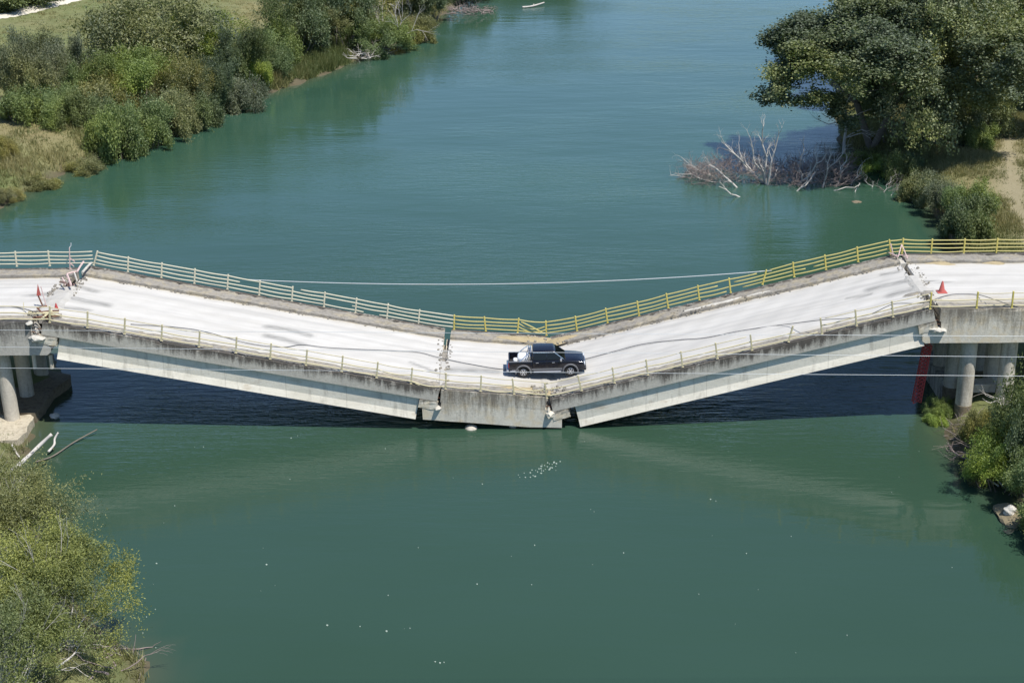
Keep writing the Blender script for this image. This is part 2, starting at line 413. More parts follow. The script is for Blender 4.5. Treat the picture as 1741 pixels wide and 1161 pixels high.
# colour zones of the ground
TRACK = [(1700, 205), (1715, 240), (1722, 290), (1735, 340), (1790, 420)]
tr = np.clip(1.4-px_dist(gx, gy, TRACK, WZ+2)/1.6, 0, 1)*0.9
STRAW = [(-40, 230), (60, 235), (120, 260), (150, 245)]
stw = np.clip(1.3-px_dist(gx, gy, STRAW, WZ+1)/5, 0, 1)
ST2 = [(450, 10), (440, 60), (425, 90)]
stw = np.maximum(stw, np.clip(1.3-px_dist(gx, gy, ST2, WZ+2)/5, 0, 1))
ST3 = [(1500, 245), (1600, 255), (1680, 280), (1690, 380)]
stw = np.maximum(stw, np.clip(1.3-px_dist(gx, gy, ST3, WZ+1.5)/3.5, 0, 1))
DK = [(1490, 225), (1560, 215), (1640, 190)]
dkm = np.clip(1.2-px_dist(gx, gy, DK, WZ+1.5)/4.5, 0, 1)  # darker ground beneath the poplars, mixed in through the mud mask
PATHP = [(-60, 34), (0, 23), (60, 10), (135, -6), (260, -34), (380, -52)]
grn = 0.70-0.62*stw
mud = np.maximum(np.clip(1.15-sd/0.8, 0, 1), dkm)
me = mesh_np('ground', np.stack([gx, gy, gz], 1), gf, True, dict(green=grn, track=tr, mud=mud))
tag(link('ground', me, MAT['ground']), kind='structure')

# water: one sheet, fine enough to carry where it is shallow or ruffled
wx = axis(-62, 62, 1.2, 4500); wy = axis(-64, 240, 1.5, 5500)
AX, AY = np.meshgrid(wx, wy); ax, ay = AX.ravel(), AY.ravel(); wd = sdist(ax, ay)
nwx, nwy = len(wx), len(wy); ii = (np.arange(nwy-1)[:, None]*nwx+np.arange(nwx-1)[None, :]).ravel()
ruf = np.clip((ay+22)/26, 0.10, 1)*np.clip(-wd/6+0.25, 0.15, 1)
ruf = ruf*(1-0.35*np.clip((ay-40)/80, 0, 1))+0.9*np.exp(-((ay-2)/5.5)**2)*np.clip(-wd/6, 0, 1)
me = mesh_np('water', np.stack([ax, ay, np.full(ax.shape, WZ)], 1), np.stack([ii, ii+1, ii+nwx+1, ii+nwx], 1), True,
             dict(shallow=np.clip(1+wd/1.8, 0, 1)*0.55, ruffle=ruf))
tag(link('water', me, MAT['water']), kind='structure')

# gravel path in the far left corner, draped on the ground
pp = [onZ(a, b, WZ+2.6) for a, b in PATHP]
pv = []; pf = []
q = []
for i in range(len(pp)-1):
    for k in range(14): q.append(pp[i].lerp(pp[i+1], k/14))
for i, p in enumerate(q):
    t = (q[min(i+1, len(q)-1)]-q[max(i-1, 0)]); t.z = 0; t.normalize(); nrm = Vector((-t.y, t.x, 0))
    for k in range(7):
        hw = 1.9+0.18*math.sin(i*1.7)+0.1*math.sin(i*3.9)
        a = p+nrm*(k/3-1)*hw; pv.append((a.x, a.y, hz(a.x, a.y)+0.10-0.10*abs(k/3-1)**4))
for i in range(len(q)-1):
    for k in range(6): pf.append((i*7+k, i*7+k+1, (i+1)*7+k+1, (i+1)*7+k))
tag(link('path', mesh_np('path', pv, pf, True), MAT['path']), kind='structure')

# ---------------------------------------------------------------- the bridge
class Sec:
    def __init__(s, n0, n1, f0, f1):
        s.n0, s.n1 = [Vector((p.x, 0, p.z)) for p in (n0, n1)]; s.f0, s.f1 = [Vector((p.x, W, p.z)) for p in (f0, f1)]
        d = (s.n1-s.n0).normalized(); s.nrm = Vector((-d.z, 0, d.x)); s.dir = d; s.len = (s.n1-s.n0).length
    def P(s, t, y, dz=0):
        return s.n0.lerp(s.n1, t).lerp(s.f0.lerp(s.f1, t), y/W) + s.nrm*dz
    def hit(s, px, py, dz=-0.18):
        lo, hi = -1.0, W+1
        for _ in range(40):
            m = (lo+hi)/2; p = onY(px, py, m)
            a, b = s.P(0, m), s.P(1, m); t = (p.x-a.x)/(b.x-a.x)
            if p.z > s.P(t, m, dz).z: lo = m
            else: hi = m
        return p
def flat(n1, f1, X):
    a, b = onY(*n1), onY(*f1, W); return Vector((X, 0, a.z)), a, Vector((X, W, b.z)), b
n0, n1, f0, f1 = flat((50, 547), (133, 455), -80); LF = Sec(n0, n1, f0, f1)
LP = Sec(onY(72, 548), onY(747, 662), onY(152, 451, W), onY(757, 557, W))
CE = Sec(onY(750, 663), onY(929, 676), onY(768, 558.5, W), onY(929, 570, W))
RP = Sec(onY(935, 680), onY(1587, 525), onY(936, 572, W), onY(1522, 431.5, W))
n0, n1, f0, f1 = flat((1600, 525), (1532, 430.5), 80); RF = Sec(n1, n0, f1, f0)
ROADZ = -0.18
rn = random.Random(3)
def slab(sec, t0, t1, y0, y1, z0, z1, ns, nyy, nzz, sk0=(0, 0), jag=0.0, holes=None):
    """closed box in a section's own frame, every face a grid; returns MB with attribute v = height fraction"""
    mb = MB()
    def pt(i, j, k):
        t = t0+(t1-t0)*i/ns; y = y0+(y1-y0)*j/nyy; z = z0+(z1-z0)*k/nzz
        p = sec.P(t, y, z)
        if jag and (j in (0, nyy)) and k == nzz:
            h = math.sin(p.x*7.3+j)*math.sin(p.x*3.1+2*j)*math.sin(p.x*1.3)
            p = p+Vector((0, (1 if j == 0 else -1)*max(0, h)*jag, -max(0, h)*jag))
        return p
    def grid(fn, a, b, na, nb):
        vs = []; av = []
        for i in range(na+1):
            for j in range(nb+1):
                p, v_ = fn(i, j); vs.append(p); av.append(v_)
        fs = [(i*(nb+1)+j, (i+1)*(nb+1)+j, (i+1)*(nb+1)+j+1, i*(nb+1)+j+1) for i in range(na) for j in range(nb)]
        mb.add(vs, fs, av)
    grid(lambda i, j: (pt(i, j, nzz), 1.0), 0, 0, ns, nyy)
    grid(lambda i, j: (pt(i, j, 0), 0.0), 0, 0, ns, nyy)
    grid(lambda i, k: (pt(i, 0, k), k/nzz), 0, 0, ns, nzz)
    grid(lambda i, k: (pt(i, nyy, k), k/nzz), 0, 0, ns, nzz)
    grid(lambda j, k: (pt(0, j, k), k/nzz), 0, 0, nyy, nzz)
    grid(lambda j, k: (pt(ns, j, k), k/nzz), 0, 0, nyy, nzz)
    # weld the edges
    return mb
def weld(o):
    bm = bmesh.new(); bm.from_mesh(o.data); bmesh.ops.remove_doubles(bm, verts=bm.verts, dist=0.0005)
    bmesh.ops.recalc_face_normals(bm, faces=bm.faces); bm.to_mesh(o.data); bm.free(); return o
STREAK = []
def streak(sec, pts, wd):
    q = [sec.hit(a, b) for a, b in pts]; STREAK.append((np.array([(p.x, p.y) for p in q]), wd))
streak(LP, [(73, 492), (131, 487), (162, 495)], 0.28); streak(LP, [(76, 502), (105, 503)], 0.32)
streak(LP, [(110, 505), (150, 512), (182, 518)], 0.32); streak(LP, [(100, 522), (150, 527)], 0.2)
streak(LP, [(456, 556), (490, 560), (524, 569)], 0.32); streak(LP, [(455, 571), (485, 578), (512, 585)], 0.32)
streak(CE, [(764, 628), (800, 629), (842, 632)], 0.42); streak(CE, [(700, 622), (760, 640)], 0.15)
streak(RP, [(1478, 492), (1532, 479), (1566, 476)], 0.33); streak(RP, [(1515, 502), (1550, 492), (1578, 493)], 0.35)
streak(RP, [(1500, 466), (1526, 462)], 0.2); streak(RP, [(1440, 507), (1480, 500)], 0.15); streak(RP, [(960, 648), (985, 646)], 0.5)
streak(LP, [(52, 489), (74, 492)], 0.2); streak(RF, [(1566, 476), (1610, 480)], 0.16)
def sub_deck(name, sec, parent, ns, t0=0.0, t1=1.0):
    mb = slab(sec, t0, t1, 1.06, W-1.36, -0.45, ROADZ, ns, 30, 1)
    o = weld(mb.build('road_surface', MAT['road'], parent))
    co = np.empty(len(o.data.vertices)*3, np.float32); o.data.vertices.foreach_get('co', co); co = co.reshape(-1, 3)
    st = np.zeros(len(co))
    for P_, wd in STREAK:
        for i in range(len(P_)-1):
            a, b = P_[i], P_[i+1]; d = b-a; t = np.clip(((co[:, 0]-a[0])*d[0]+(co[:, 1]-a[1])*d[1])/(d@d), 0, 1)
            q = np.hypot(co[:, 0]-a[0]-t*d[0], co[:, 1]-a[1]-t*d[1]); st = np.maximum(st, np.clip(1.35-q/wd, 0, 1)*0.9)
    dd = np.minimum(co[:, 1]-1.06, (W-1.36)-co[:, 1]); dirt = np.clip(1-dd/0.28, 0, 1)*0.9
    dirt = np.maximum(dirt, np.clip(1-(co[:, 1]-1.06)/0.9, 0, 1)*0.7)
    if name == 'C':
        dirt = np.maximum(dirt, np.clip(1.2-np.hypot(co[:, 0]-2.5, (co[:, 1]-1.2)*1.6)/2.2, 0, 1))
    if name == 'RF': dirt = np.maximum(dirt, np.clip(1-np.abs(co[:, 1]-1.6)/1.4, 0, 1)*0.8)
    dirt = np.maximum(dirt, 0.35*np.clip(np.sin(co[:, 0]*0.9)*np.sin(co[:, 0]*0.37+co[:, 1]), 0, 1)*np.clip(1-dd/1.2, 0, 1))
    for an, a in (('stain', st), ('dirt', dirt)):
        at = o.data.attributes.new(an, 'FLOAT', 'POINT'); at.data.foreach_set('value', a.astype(np.float32))
    h = 0.012*np.sin(co[:, 0]*1.1+co[:, 1]*0.6)+0.01*np.sin(co[:, 0]*3.7-co[:, 1]*2.9)
    co[:, 2] += np.where(np.abs(h) < 1, h, 0)
    o.data.vertices.foreach_set('co', co.ravel()); o.data.update()
    return o
def sect(sec, kind, label, ns):
    root = empty('bridge_section', sec.P(0.5, W/2, -0.9), label, 'bridge deck', 'sections of the broken concrete road bridge')
    sub_deck(kind, sec, root, ns)
    ex = -0.72 if kind in ('LP', 'RP') else -0.75
    eb = weld(slab(sec, 0, 1, 0.0, 0.30, -0.71, 0.0, ns, 1, 4, jag=0.06).build('edge_beam', MAT[{'C': 'block', 'RF': 'block', 'LF': 'blockl'}.get(kind, 'fascia')], root))
    if kind not in ('LP', 'RP'):
        va = np.empty(len(eb.data.vertices), np.float32); eb.data.attributes['v'].data.foreach_get('value', va); eb.data.attributes['v'].data.foreach_set('value', 0.68+0.32*va)
    weld(slab(sec, 0, 1, W-0.30, W, -0.71, 0.0, ns, 1, 4, jag=0.04).build('edge_beam', MAT['fascia'], root))
    weld(slab(sec, 0, 1, 0.303, 1.057, -0.455, -0.012, ns, 3, 1, jag=0.07).build('sidewalk', MAT['walk'], root))
    weld(slab(sec, 0, 1, W-1.357, W-0.303, -0.455, -0.012, ns, 4, 1, jag=0.09).build('sidewalk', MAT['walk'], root))
    if kind in ('LP', 'RP'):
        weld(slab(sec, 0.001, 0.999, 0.303, W-0.303, -0.70, -0.46, ns, 2, 1).build('deck_underside', MAT['girder'], root))
        a, b = (0.043, 0.954) if kind == 'LP' else (0.058, 0.962)
        prof = [(-.30, -.703), (.30, -.703), (.30, -1.58), (.42, -1.97), (-.42, -1.97), (-.30, -1.60)]
        for y in (0.46, 2.6, 4.65, 6.7, 8.84):
            mb = MB(); n = 24; k = len(prof); vs = []; fs = []; av = []
            for i in range(n+1):
                t = a+(b-a)*i/n
                for (dy, dz) in prof: vs.append(sec.P(t, y+dy, dz)); av.append(0.4+0.25*(dz+1.9))
            for i in range(n):
                for j in range(k): fs.append((i*k+j, i*k+(j+1) % k, (i+1)*k+(j+1) % k, (i+1)*k+j))
            fs.append(tuple(range(k))); fs.append(tuple(n*k+j for j in range(k))[::-1])
            mb.add(vs, fs, av); mb.build('girder', MAT['girder'], root)
        for (s0, s1) in ((-0.004, 0.040), (0.955, 1.003)):
            mb = slab(sec, s0, s1, -0.02, W+0.02, -1.22, -0.42 if False else -0.73, 3, 12, 4)
            weld(mb.build('end_block', MAT['block'], root, rough=0.012))
        for t in (0.25, 0.5, 0.75):
            for y in (1.575, 3.625, 5.675, 7.725):
                slab(sec, t-0.004, t+0.004, y-0.88, y+0.88, -1.5, -0.72, 1, 1, 1).build('cross_beam', MAT['girder'], root)
    return root
def prism(root, name, pxs, m, y0=0.003, y1=W-0.003, cuts=0, extraX=None, off=0.0, bevel=0.0):
    near = [onY(a, b, 0) if not isinstance(a, str) else None for a, b in pxs]
    mb = MB(); A = [Vector((p.x, y0, p.z)) for p in near]; B = [Vector((p.x, y1, p.z)) for p in near]
    # side wall as grid strip for the attribute: v by height
    zt = max(p.z for p in A); zb = min(p.z for p in A)
    mb.prism(A, B); mb.a = [(p[2]-zb)/(zt-zb) for p in mb.v]
    return mb.build(name, m, root, cuts=cuts, bevel=bevel)
lf = sect(LF, 'LF', 'flat concrete bridge end on the left bank, beside the red triangle sign', 80)
lp = sect(LP, 'LP', 'long sagging left span of the bridge, sloping down to the right beside white railing', 110)
ce = sect(CE, 'C', 'short sunken middle block of the bridge under the black pickup truck', 34)
rp = sect(RP, 'RP', 'long sagging right span of the bridge, sloping up to the right with yellow railings', 110)
rf = sect(RF, 'RF', 'flat concrete bridge end on the right bank, carrying the orange road cone', 80)
# hammerhead bodies under the fixed ends and the middle block
def body(root, pxs, m, ext=None):
    pts = [onY(a, b, 0) for a, b in pxs]
    if ext is not None:
        pts = [Vector((ext, 0, pts[0].z))]+pts+[Vector((ext, 0, pts[-1].z))]
    mb = MB(); n = len(pts); NY = 14
    zt = max(p.z for p in pts); zb = min(p.z for p in pts)
    # triangulated face with interior rows: subdivide the outline between top and bottom
    A = [Vector((p.x, 0.004, p.z)) for p in pts]; B = [Vector((p.x, W-0.004, p.z)) for p in pts]
    mb.prism(A, B)
    o = mb.build('pier_head', m, root, cuts=0)
    bm = bmesh.new(); bm.from_mesh(o.data)
    bmesh.ops.triangulate(bm, faces=bm.faces[:])
    for _ in range(5):
        es = [e for e in bm.edges if e.calc_length() > 0.9]
        if not es: break
        bmesh.ops.subdivide_edges(bm, edges=es, cuts=1); bmesh.ops.triangulate(bm, faces=[f for f in bm.faces if len(f.verts) > 3])
    rg = random.Random(5)
    for v in bm.verts:
        v.co += Vector((rg.uniform(-1, 1), 0, rg.uniform(-1, 1)))*0.012
    bm.to_mesh(o.data); bm.free()
    z = np.array([v.co.z for v in o.data.vertices])
    o.data.attributes['v'].data.foreach_set('value', (0.68*(z-zb)/(zt-zb)).astype(np.float32))
    return o
body(lf, [(50, 566.5), (60, 576), (71, 581), (81, 586), (86, 592), (86, 599), (80, 604)], MAT['blockl'], ext=-80)
body(ce, [(750, 683), (929, 697), (931, 704), (937, 705), (955, 708), (955, 727), (900, 726), (719, 713), (718, 694), (722, 692), (749, 694)], MAT['block'])
body(rf, [(1600, 545), (1600, 561), (1572, 560.5), (1568, 564), (1568, 580), (1573, 583.5)], MAT['block'], ext=80)
# crushed white edges where the halving joints grind on each other
def chunk(parent, px, py, Y, size, m, name='broken_chunk', seed=0, label=None):
    c = onY(px, py, Y); rg = random.Random(seed+int(px)); bm = bmesh.new()
    bmesh.ops.create_icosphere(bm, subdivisions=2, radius=1)
    for v in bm.verts:
        k = 1+0.28*math.sin(v.co.x*3.1+seed)*math.cos(v.co.y*2.7+seed*2)+rg.uniform(-.1, .1)
        v.co = Vector((v.co.x*size[0]*k, v.co.y*size[1]*k, v.co.z*size[2]*k))+c
    me = bpy.data.meshes.new(name); bm.to_mesh(me); bm.free()
    return link(name, me, m, parent)
chunk(lf, 64, 573, 0.15, (0.55, 0.5, 0.16), MAT['pale'], seed=1); chunk(lf, 50, 549, 0.1, (0.16, 0.3, 0.13), MAT['pale'], seed=2)
chunk(lf, 62, 560, 0.6, (0.22, 0.5, 0.35), MAT['blockl'], seed=9)
chunk(rf, 1594, 559, 0.15, (0.5, 0.5, 0.12), MAT['pale'], seed=3)
chunk(ce, 745, 692, 0.1, (0.16, 0.4, 0.10), MAT['pale'], seed=4); chunk(ce, 936, 703, 0.15, (0.30, 0.4, 0.22), MAT['block'], seed=6)
chunk(ce, 932, 697, 0.3, (0.15, 0.4, 0.3), MAT['block'], seed=7)
# joint fills: white ramp of crushed stone, reddish rubble
def fill(parent, a, b, y0, y1, dz, m, name, hump=0.05, ext=0.25, thick=0.5):
    mb = MB(); n = 8; k = 6; vs = []; fs = []
    for i in range(n+1):
        y = y0+(y1-y0)*i/n
        e0, e1 = ext/a.len, ext/b.len; wv = 1+0.35*math.sin(i*2.1+y)
        for j in range(k+1):
            if j <= 2: p = a.P(1-e0*wv*(1-j/2), y, ROADZ+(dz if j else -0.012)+hump*j/2)
            elif j >= k-2: p = b.P(e1*wv*(j-k+2)/2, y, ROADZ+(dz if j < k else -0.012)+hump*(k-j)/2)
            else: p = a.P(1, y, ROADZ+dz+hump).lerp(b.P(0, y, ROADZ+dz+hump), (j-2)/(k-4))
            vs.append(p+Vector((rn.uniform(-.02, .02), 0, rn.uniform(-.008, .008) if 0 < j < k else 0)))
    for i in range(n):
        for j in range(k): fs.append((i*(k+1)+j, (i+1)*(k+1)+j, (i+1)*(k+1)+j+1, i*(k+1)+j+1))
    b0 = len(vs); vs += [v-Vector((0, 0, thick)) for v in vs[:b0]]
    fs += [tuple(x+b0 for x in f[::-1]) for f in fs[:]]
    for j in range(k):
        for i in (0, n): fs.append((i*(k+1)+j, i*(k+1)+j+1, b0+i*(k+1)+j+1, b0+i*(k+1)+j))
    mb.add(vs, fs); o = mb.build(name, m, parent)
    for an, val in (('stain', 0.28), ('dirt', 0.12)):
        at = o.data.attributes.new(an, 'FLOAT', 'POINT'); at.data.foreach_set('value', np.full(len(o.data.vertices), val, np.float32))
    return o
fill(lf, LF, LP, 1.3, 5.9, 0.02, MAT['road'], 'joint_fill', hump=0.09, ext=0.35)
fill(lf, LF, LP, 5.9, 7.6, -0.25, MAT['rubble'], 'rubble_fill', hump=0.0, ext=-0.02)
fill(ce, LP, CE, 0.95, 4.4, 0.01, MAT['road'], 'joint_fill', hump=0.03, ext=0.06)
fill(ce, LP, CE, 4.4, 6.6, -0.12, MAT['walk'], 'rubble_fill', hump=0.0, ext=-0.01)
fill(ce, CE, RP, 0.7, 8.9, 0.01, MAT['road'], 'joint_fill', hump=0.03, ext=0.30)
fill(rf, RP, RF, 2.9, 5.7, 0.015, MAT['road'], 'joint_fill', hump=0.07, ext=0.35)
fill(rf, RP, RF, 7.9, 8.9, -0.02, MAT['pale'], 'rubble_fill', hump=0.05, ext=0.05)
# gravel and dried mud washed onto the middle block's walkways
def heap(parent, sec, t, y, sx, sy, hgt, m, seed, name='dirt_heap', dz=0.0):
    rg = random.Random(seed); mb = MB(); n = 22; rings = 7; vs = []; fs = []
    ph = [rg.uniform(0, 6.28) for _ in range(3)]
    for i in range(rings+1):
        r_ = i/rings
        for k in range(n):
            a = 2*math.pi*k/n; q = r_*(1+0.22*math.sin(2*a+ph[0])+0.16*math.sin(3*a+ph[1])+0.1*math.sin(5*a+ph[2]))
            p = sec.P(t, y, dz)+sec.dir*(q*sx*math.cos(a))+Vector((0, q*sy*math.sin(a), 0))
            p = p+sec.nrm*(hgt*(1-r_**2)*(1+rg.uniform(-.3, .3))-0.03*r_**2+0.0); vs.append(p)
    for i in range(rings):
        for k in range(n): fs.append((i*n+k, i*n+(k+1) % n, (i+1)*n+(k+1) % n, (i+1)*n+k))
    mb.add(vs, fs); return mb.build(name, m, parent, smooth=True)
heap(ce, CE, 0.80, 8.5, 1.4, 0.55, 0.10, MAT['dirt'], 1); heap(rp, RP, 0.02, 8.3, 1.1, 0.5, 0.14, MAT['dirt'], 2)
heap(ce, CE, 0.85, 1.0, 1.3, 0.55, 0.09, MAT['dirt'], 3, dz=-0.06); heap(ce, CE, 0.35, 1.0, 1.8, 0.35, 0.05, MAT['walk'], 4, dz=-0.08)
heap(ce, CE, 0.62, 1.2, 1.3, 0.35, 0.06, MAT['dirt'], 14, dz=-0.12)
heap(rf, RF, 0.035, 7.9, 0.9, 0.30, 0.07, MAT['dirt'], 5, dz=-0.16); heap(rf, RF, 0.09, 7.95, 0.8, 0.25, 0.07, MAT['dirt'], 6, dz=-0.16)
heap(rp, RP, 0.985, 3.0, 0.8, 0.35, 0.10, MAT['walk'], 7, dz=-0.2)
for t, sy in ((0.41, .18), (0.45, .22), (0.475, .28), (0.52, 0.25), (0.60, .2)):
    heap(rp, RP, t, 8.25, 0.7, sy*0.7, 0.03, MAT['pale'], int(t*100), dz=0.0, name='spalled_patch')

# crushed concrete strewn along the joints: nobody could count the bits
rg = random.Random(41); mb = MB()
def bits(sec, t0, t1, y0, y1, n, smax, dz=ROADZ):
    for _ in range(n):
        t = t0+(t1-t0)*rg.random()**1.5; y = rg.uniform(y0, y1); p = sec.P(t, y, dz+.01); z = rg.uniform(.25, 1)**2*smax
        rot = Matrix.Rotation(rg.uniform(0, 6), 3, 'Z') @ Matrix.Rotation(rg.uniform(-.6, .6), 3, 'X')
        mb.box(p+Vector((0, 0, z*.3)), (z*rg.uniform(.8, 1.6), z*rg.uniform(.6, 1.2), z*.8), rot)
bits(LF, 1.0, 0.990, 4.5, 8.0, 90, .13); bits(LP, 0.0, 0.02, 4.5, 8.2, 60, .12); bits(LF, 1.0, .99, .2, 2.0, 60, .22); bits(LP, 0, .03, .3, 1.6, 60, .22)
bits(LP, 1.0, .985, 1.0, 8.5, 45, .12); bits(CE, 0.0, .05, 1.0, 8.5, 45, .12); bits(RP, 1.0, .985, 1.2, 8.3, 60, .11); bits(RF, 0, .01, 1.2, 8.6, 50, .11)
bits(RP, 0.0, .05, .3, 1.6, 60, .16, -.02); bits(CE, 1.0, .85, .2, 1.4, 70, .16, -.02); bits(RP, 0, .06, 7.8, 9.0, 60, .16, -.02); bits(CE, 1, .8, 7.9, 9.0, 50, .14, -.02)
bits(RP, .35, .62, 7.8, 8.6, 60, .10, -.02); bits(LP, .1, .9, 7.75, 7.95, 160, .09); bits(RP, .05, .95, 7.75, 7.95, 160, .09)
tag(mb.build('rubble', MAT['walk']), 'bits of crushed concrete strewn along the broken joints and kerbs', 'rubble', kind='stuff')
for par, px_, py_ in ((lf, 58, 566), (lf, 66, 560), (rf, 1592, 545), (rf, 1596, 552), (ce, 748, 676), (ce, 933, 692), (ce, 938, 700)):
    p = onY(px_, py_, .12); mb = MB(); mb.tube(crom([p+Vector((-.28, 0, rg.uniform(-.1, .15))), p+Vector((0, -.06, rg.uniform(0, .1))), p+Vector((.26, -.02, rg.uniform(-.2, .05)))], 4), .016, 5); mb.build('rebar', MAT['rust'], par)
# ---------------------------------------------------------------- railings
def railing(label, Y, bases, m, mp, nr=4, gaps={}, H=0.88, tilt=None, skip=(), thin_top=False, ext=(0, 0), lean={}, droop={}, first=True, last=True):
    pts = [onY(a, b, Y) for a, b in bases]
    pts = [Vector((p.x, Y+(0.09 if Y < 1 else -0.09), p.z-0.01)) for p in pts]
    if ext[0]: pts = [pts[0]-(pts[1]-pts[0])*k for k in range(ext[0], 0, -1)]+pts
    if ext[1]: pts = pts+[pts[-1]+(pts[-1]-pts[-2])*k for k in range(1, ext[1]+1)]
    root = empty('bridge_railing', pts[0], label, 'railing', 'railings along the bridge edges')
    ups = []
    for i in range(len(pts)):
        d = (pts[min(i+1, len(pts)-1)]-pts[max(i-1, 0)]).normalized(); u = Vector((-d.z, 0, d.x)).lerp(Vector((0, 0, 1)), 0.4).normalized()
        if i in lean: u = (u+Vector(lean[i])).normalized()
        ups.append(u)
    for i, p in enumerate(pts):
        if i in skip or (i == 0 and not first) or (i == len(pts)-1 and not last): continue
        mb = MB(); u = ups[i]; x = Vector((u.z, 0, -u.x)); y = u.cross(x)
        rot = Matrix((x, y, u)).transposed()
        mb.box(p+u*(H*0.5+0.02), (0.085, 0.085, H+0.06), rot); mb.box(p+u*0.015, (0.14, 0.13, 0.02), rot)
        mb.build('post', mp, root, bevel=0.008, seg=1)
    hs = [0.955-k*(0.78/(nr-1)) for k in range(nr)]
    n = len(pts)-1
    for r_ in range(nr):
        mb = MB(); g = gaps.get(r_, [])
        cur = []; K = 8; rad = 0.022 if (thin_top and r_ == 0) else 0.034
        for i in range(n):
            for k in range(K + (1 if i == n-1 else 0)):
                t = i+k/K
                if any(a <= t <= b for a, b in g):
                    if len(cur) > 1: mb.tube(cur, rad, 6)
                    cur = []; continue
                u = ups[i].lerp(ups[i+1] if i < n else ups[i], k/K)
                p = pts[i].lerp(pts[i+1], k/K)+u*(H*hs[r_])
                p.z -= 0.02*math.sin(math.pi*k/K)*(1+math.sin(i*2.3+r_)); p.y += 0.022*math.sin(i*1.9+r_*2.2+k*0.25)
                if (r_, i) in droop: p.z -= droop[(r_, i)]*math.sin(math.pi*k/K)
                cur.append(p)
        if len(cur) > 1: mb.tube(cur, rad, 6)
        mb.build('rail', m, root, smooth=True)
    return root, pts, ups
WR, CR, YR, PY = MAT['white_rail'], MAT['cream_rail'], MAT['yellow_rail'], MAT['pole_yellow']
far_left = [(-26.5, 452), (29.6, 452), (85.5, 451), (160, 450)]
far_lspan = [(160, 450), (218, 461), (275, 471), (331, 481), (387, 491), (441, 501), (496.5, 511), (551, 520.5), (604.5, 530.4), (658, 540), (711.5, 550), (772, 559)]
far_mid = [(772, 559), (826, 562), (880, 564.7), (929, 569)]
far_rspan = [(929, 569), (981, 561), (1033, 547.5), (1086.5, 535.6), (1136, 522.6), (1189, 509), (1242, 496.5), (1296, 482.5), (1350, 470), (1404, 457.5), (1458.5, 444), (1514, 431.7)]
far_right = [(1514, 431.7), (1532.6, 430), (1582, 431), (1637.6, 430.6), (1692.8, 430), (1748, 430)]
near_left = [(-98, 547), (-38, 547), (23, 547), (84, 548)]
near_lspan = [(84, 549), (148, 558), (211, 569), (274, 580), (338, 591), (400.5, 601), (459, 611.5), (520, 622), (580.5, 632.5), (640, 643), (698.5, 653), (757.5, 662)]
near_mid = [(757.5, 662), (817, 666), (874, 671), (930, 676)]
near_rspan = [(930, 678), (989, 665), (1045, 652), (1102, 638.5), (1161, 625), (1220, 610.5), (1279, 596.5), (1341, 582), (1398, 568.5), (1457, 554.5), (1519, 540), (1582, 526)]
near_right = [(1582, 526), (1661, 525), (1721, 524), (1781, 524)]
railing('far railing on the flat left end, faded white, left of the open joint', W, far_left, WR, WR, ext=(12, 0), last=False)
railing('faded white far railing along the sloping left span, rails broken in places', W, far_lspan, WR, WR,
        gaps={0: [(6.02, 6.2)], 1: [(4.45, 4.9)], 2: [(7.1, 7.75)], 3: [(8.3, 8.65)]}, first=True, last=False, lean={0: (0.22, 0, 0)})
railing('yellow far railing of the middle block behind the black pickup', W, far_mid, YR, PY, lean={1: (-0.12, 0, 0), 2: (0.03, 0, 0)}, last=False,
        droop={(1, 2): 0.30, (2, 2): 0.22, (0, 2): 0.06})
railing('yellow far railing along the sloping right span, two rails broken mid span', W, far_rspan, YR, PY,
        gaps={0: [(6.85, 7.1)], 1: [(5.7, 6.05)], 2: [(8.4, 8.6)], 3: [(6.0, 6.3)]}, first=True, last=False, lean={0: (0.05, 0, 0), 7: (0.35, 0, 0)})
railing('yellow far railing on the flat right end, in front of the bank shrubs', W, far_right, YR, PY, ext=(0, 12), lean={0: (-0.12, 0, 0), 1: (0.02, 0, 0.0)}, skip=())
railing('cream near railing on the flat left end, beside the red triangle sign', 0, near_left, CR, CR, nr=3, thin_top=True, ext=(12, 0), last=False, skip=(14,))
railing('cream near railing along the sloping left span above the grey girder', 0, near_lspan, CR, CR, nr=3, thin_top=True, last=False,
        gaps={2: [(4.4, 4.75)]}, droop={(1, 9): 0.1, (2, 10): 0.12})
railing('bent cream near railing of the middle block in front of the pickup', 0, near_mid, CR, CR, nr=3, thin_top=True, last=False, droop={(1, 2): 0.2, (2, 1): 0.1}, lean={2: (-0.15, 0, 0)})
railing('yellowish near railing along the sloping right span, one post leaning', 0, near_rspan, CR, CR, nr=3, thin_top=True, last=False,
        lean={7: (0.35, 0, 0), 1: (-0.1, 0, 0)}, gaps={0: [(5.9, 8.0)], 1: [(7.15, 7.9)], 2: [(7.9, 8.0)]})
railing('yellow near railing on the flat right end, above the big round columns', 0, near_right, CR, PY, nr=3, thin_top=True, ext=(0, 12), gaps={0: [(0, 0.95)]})

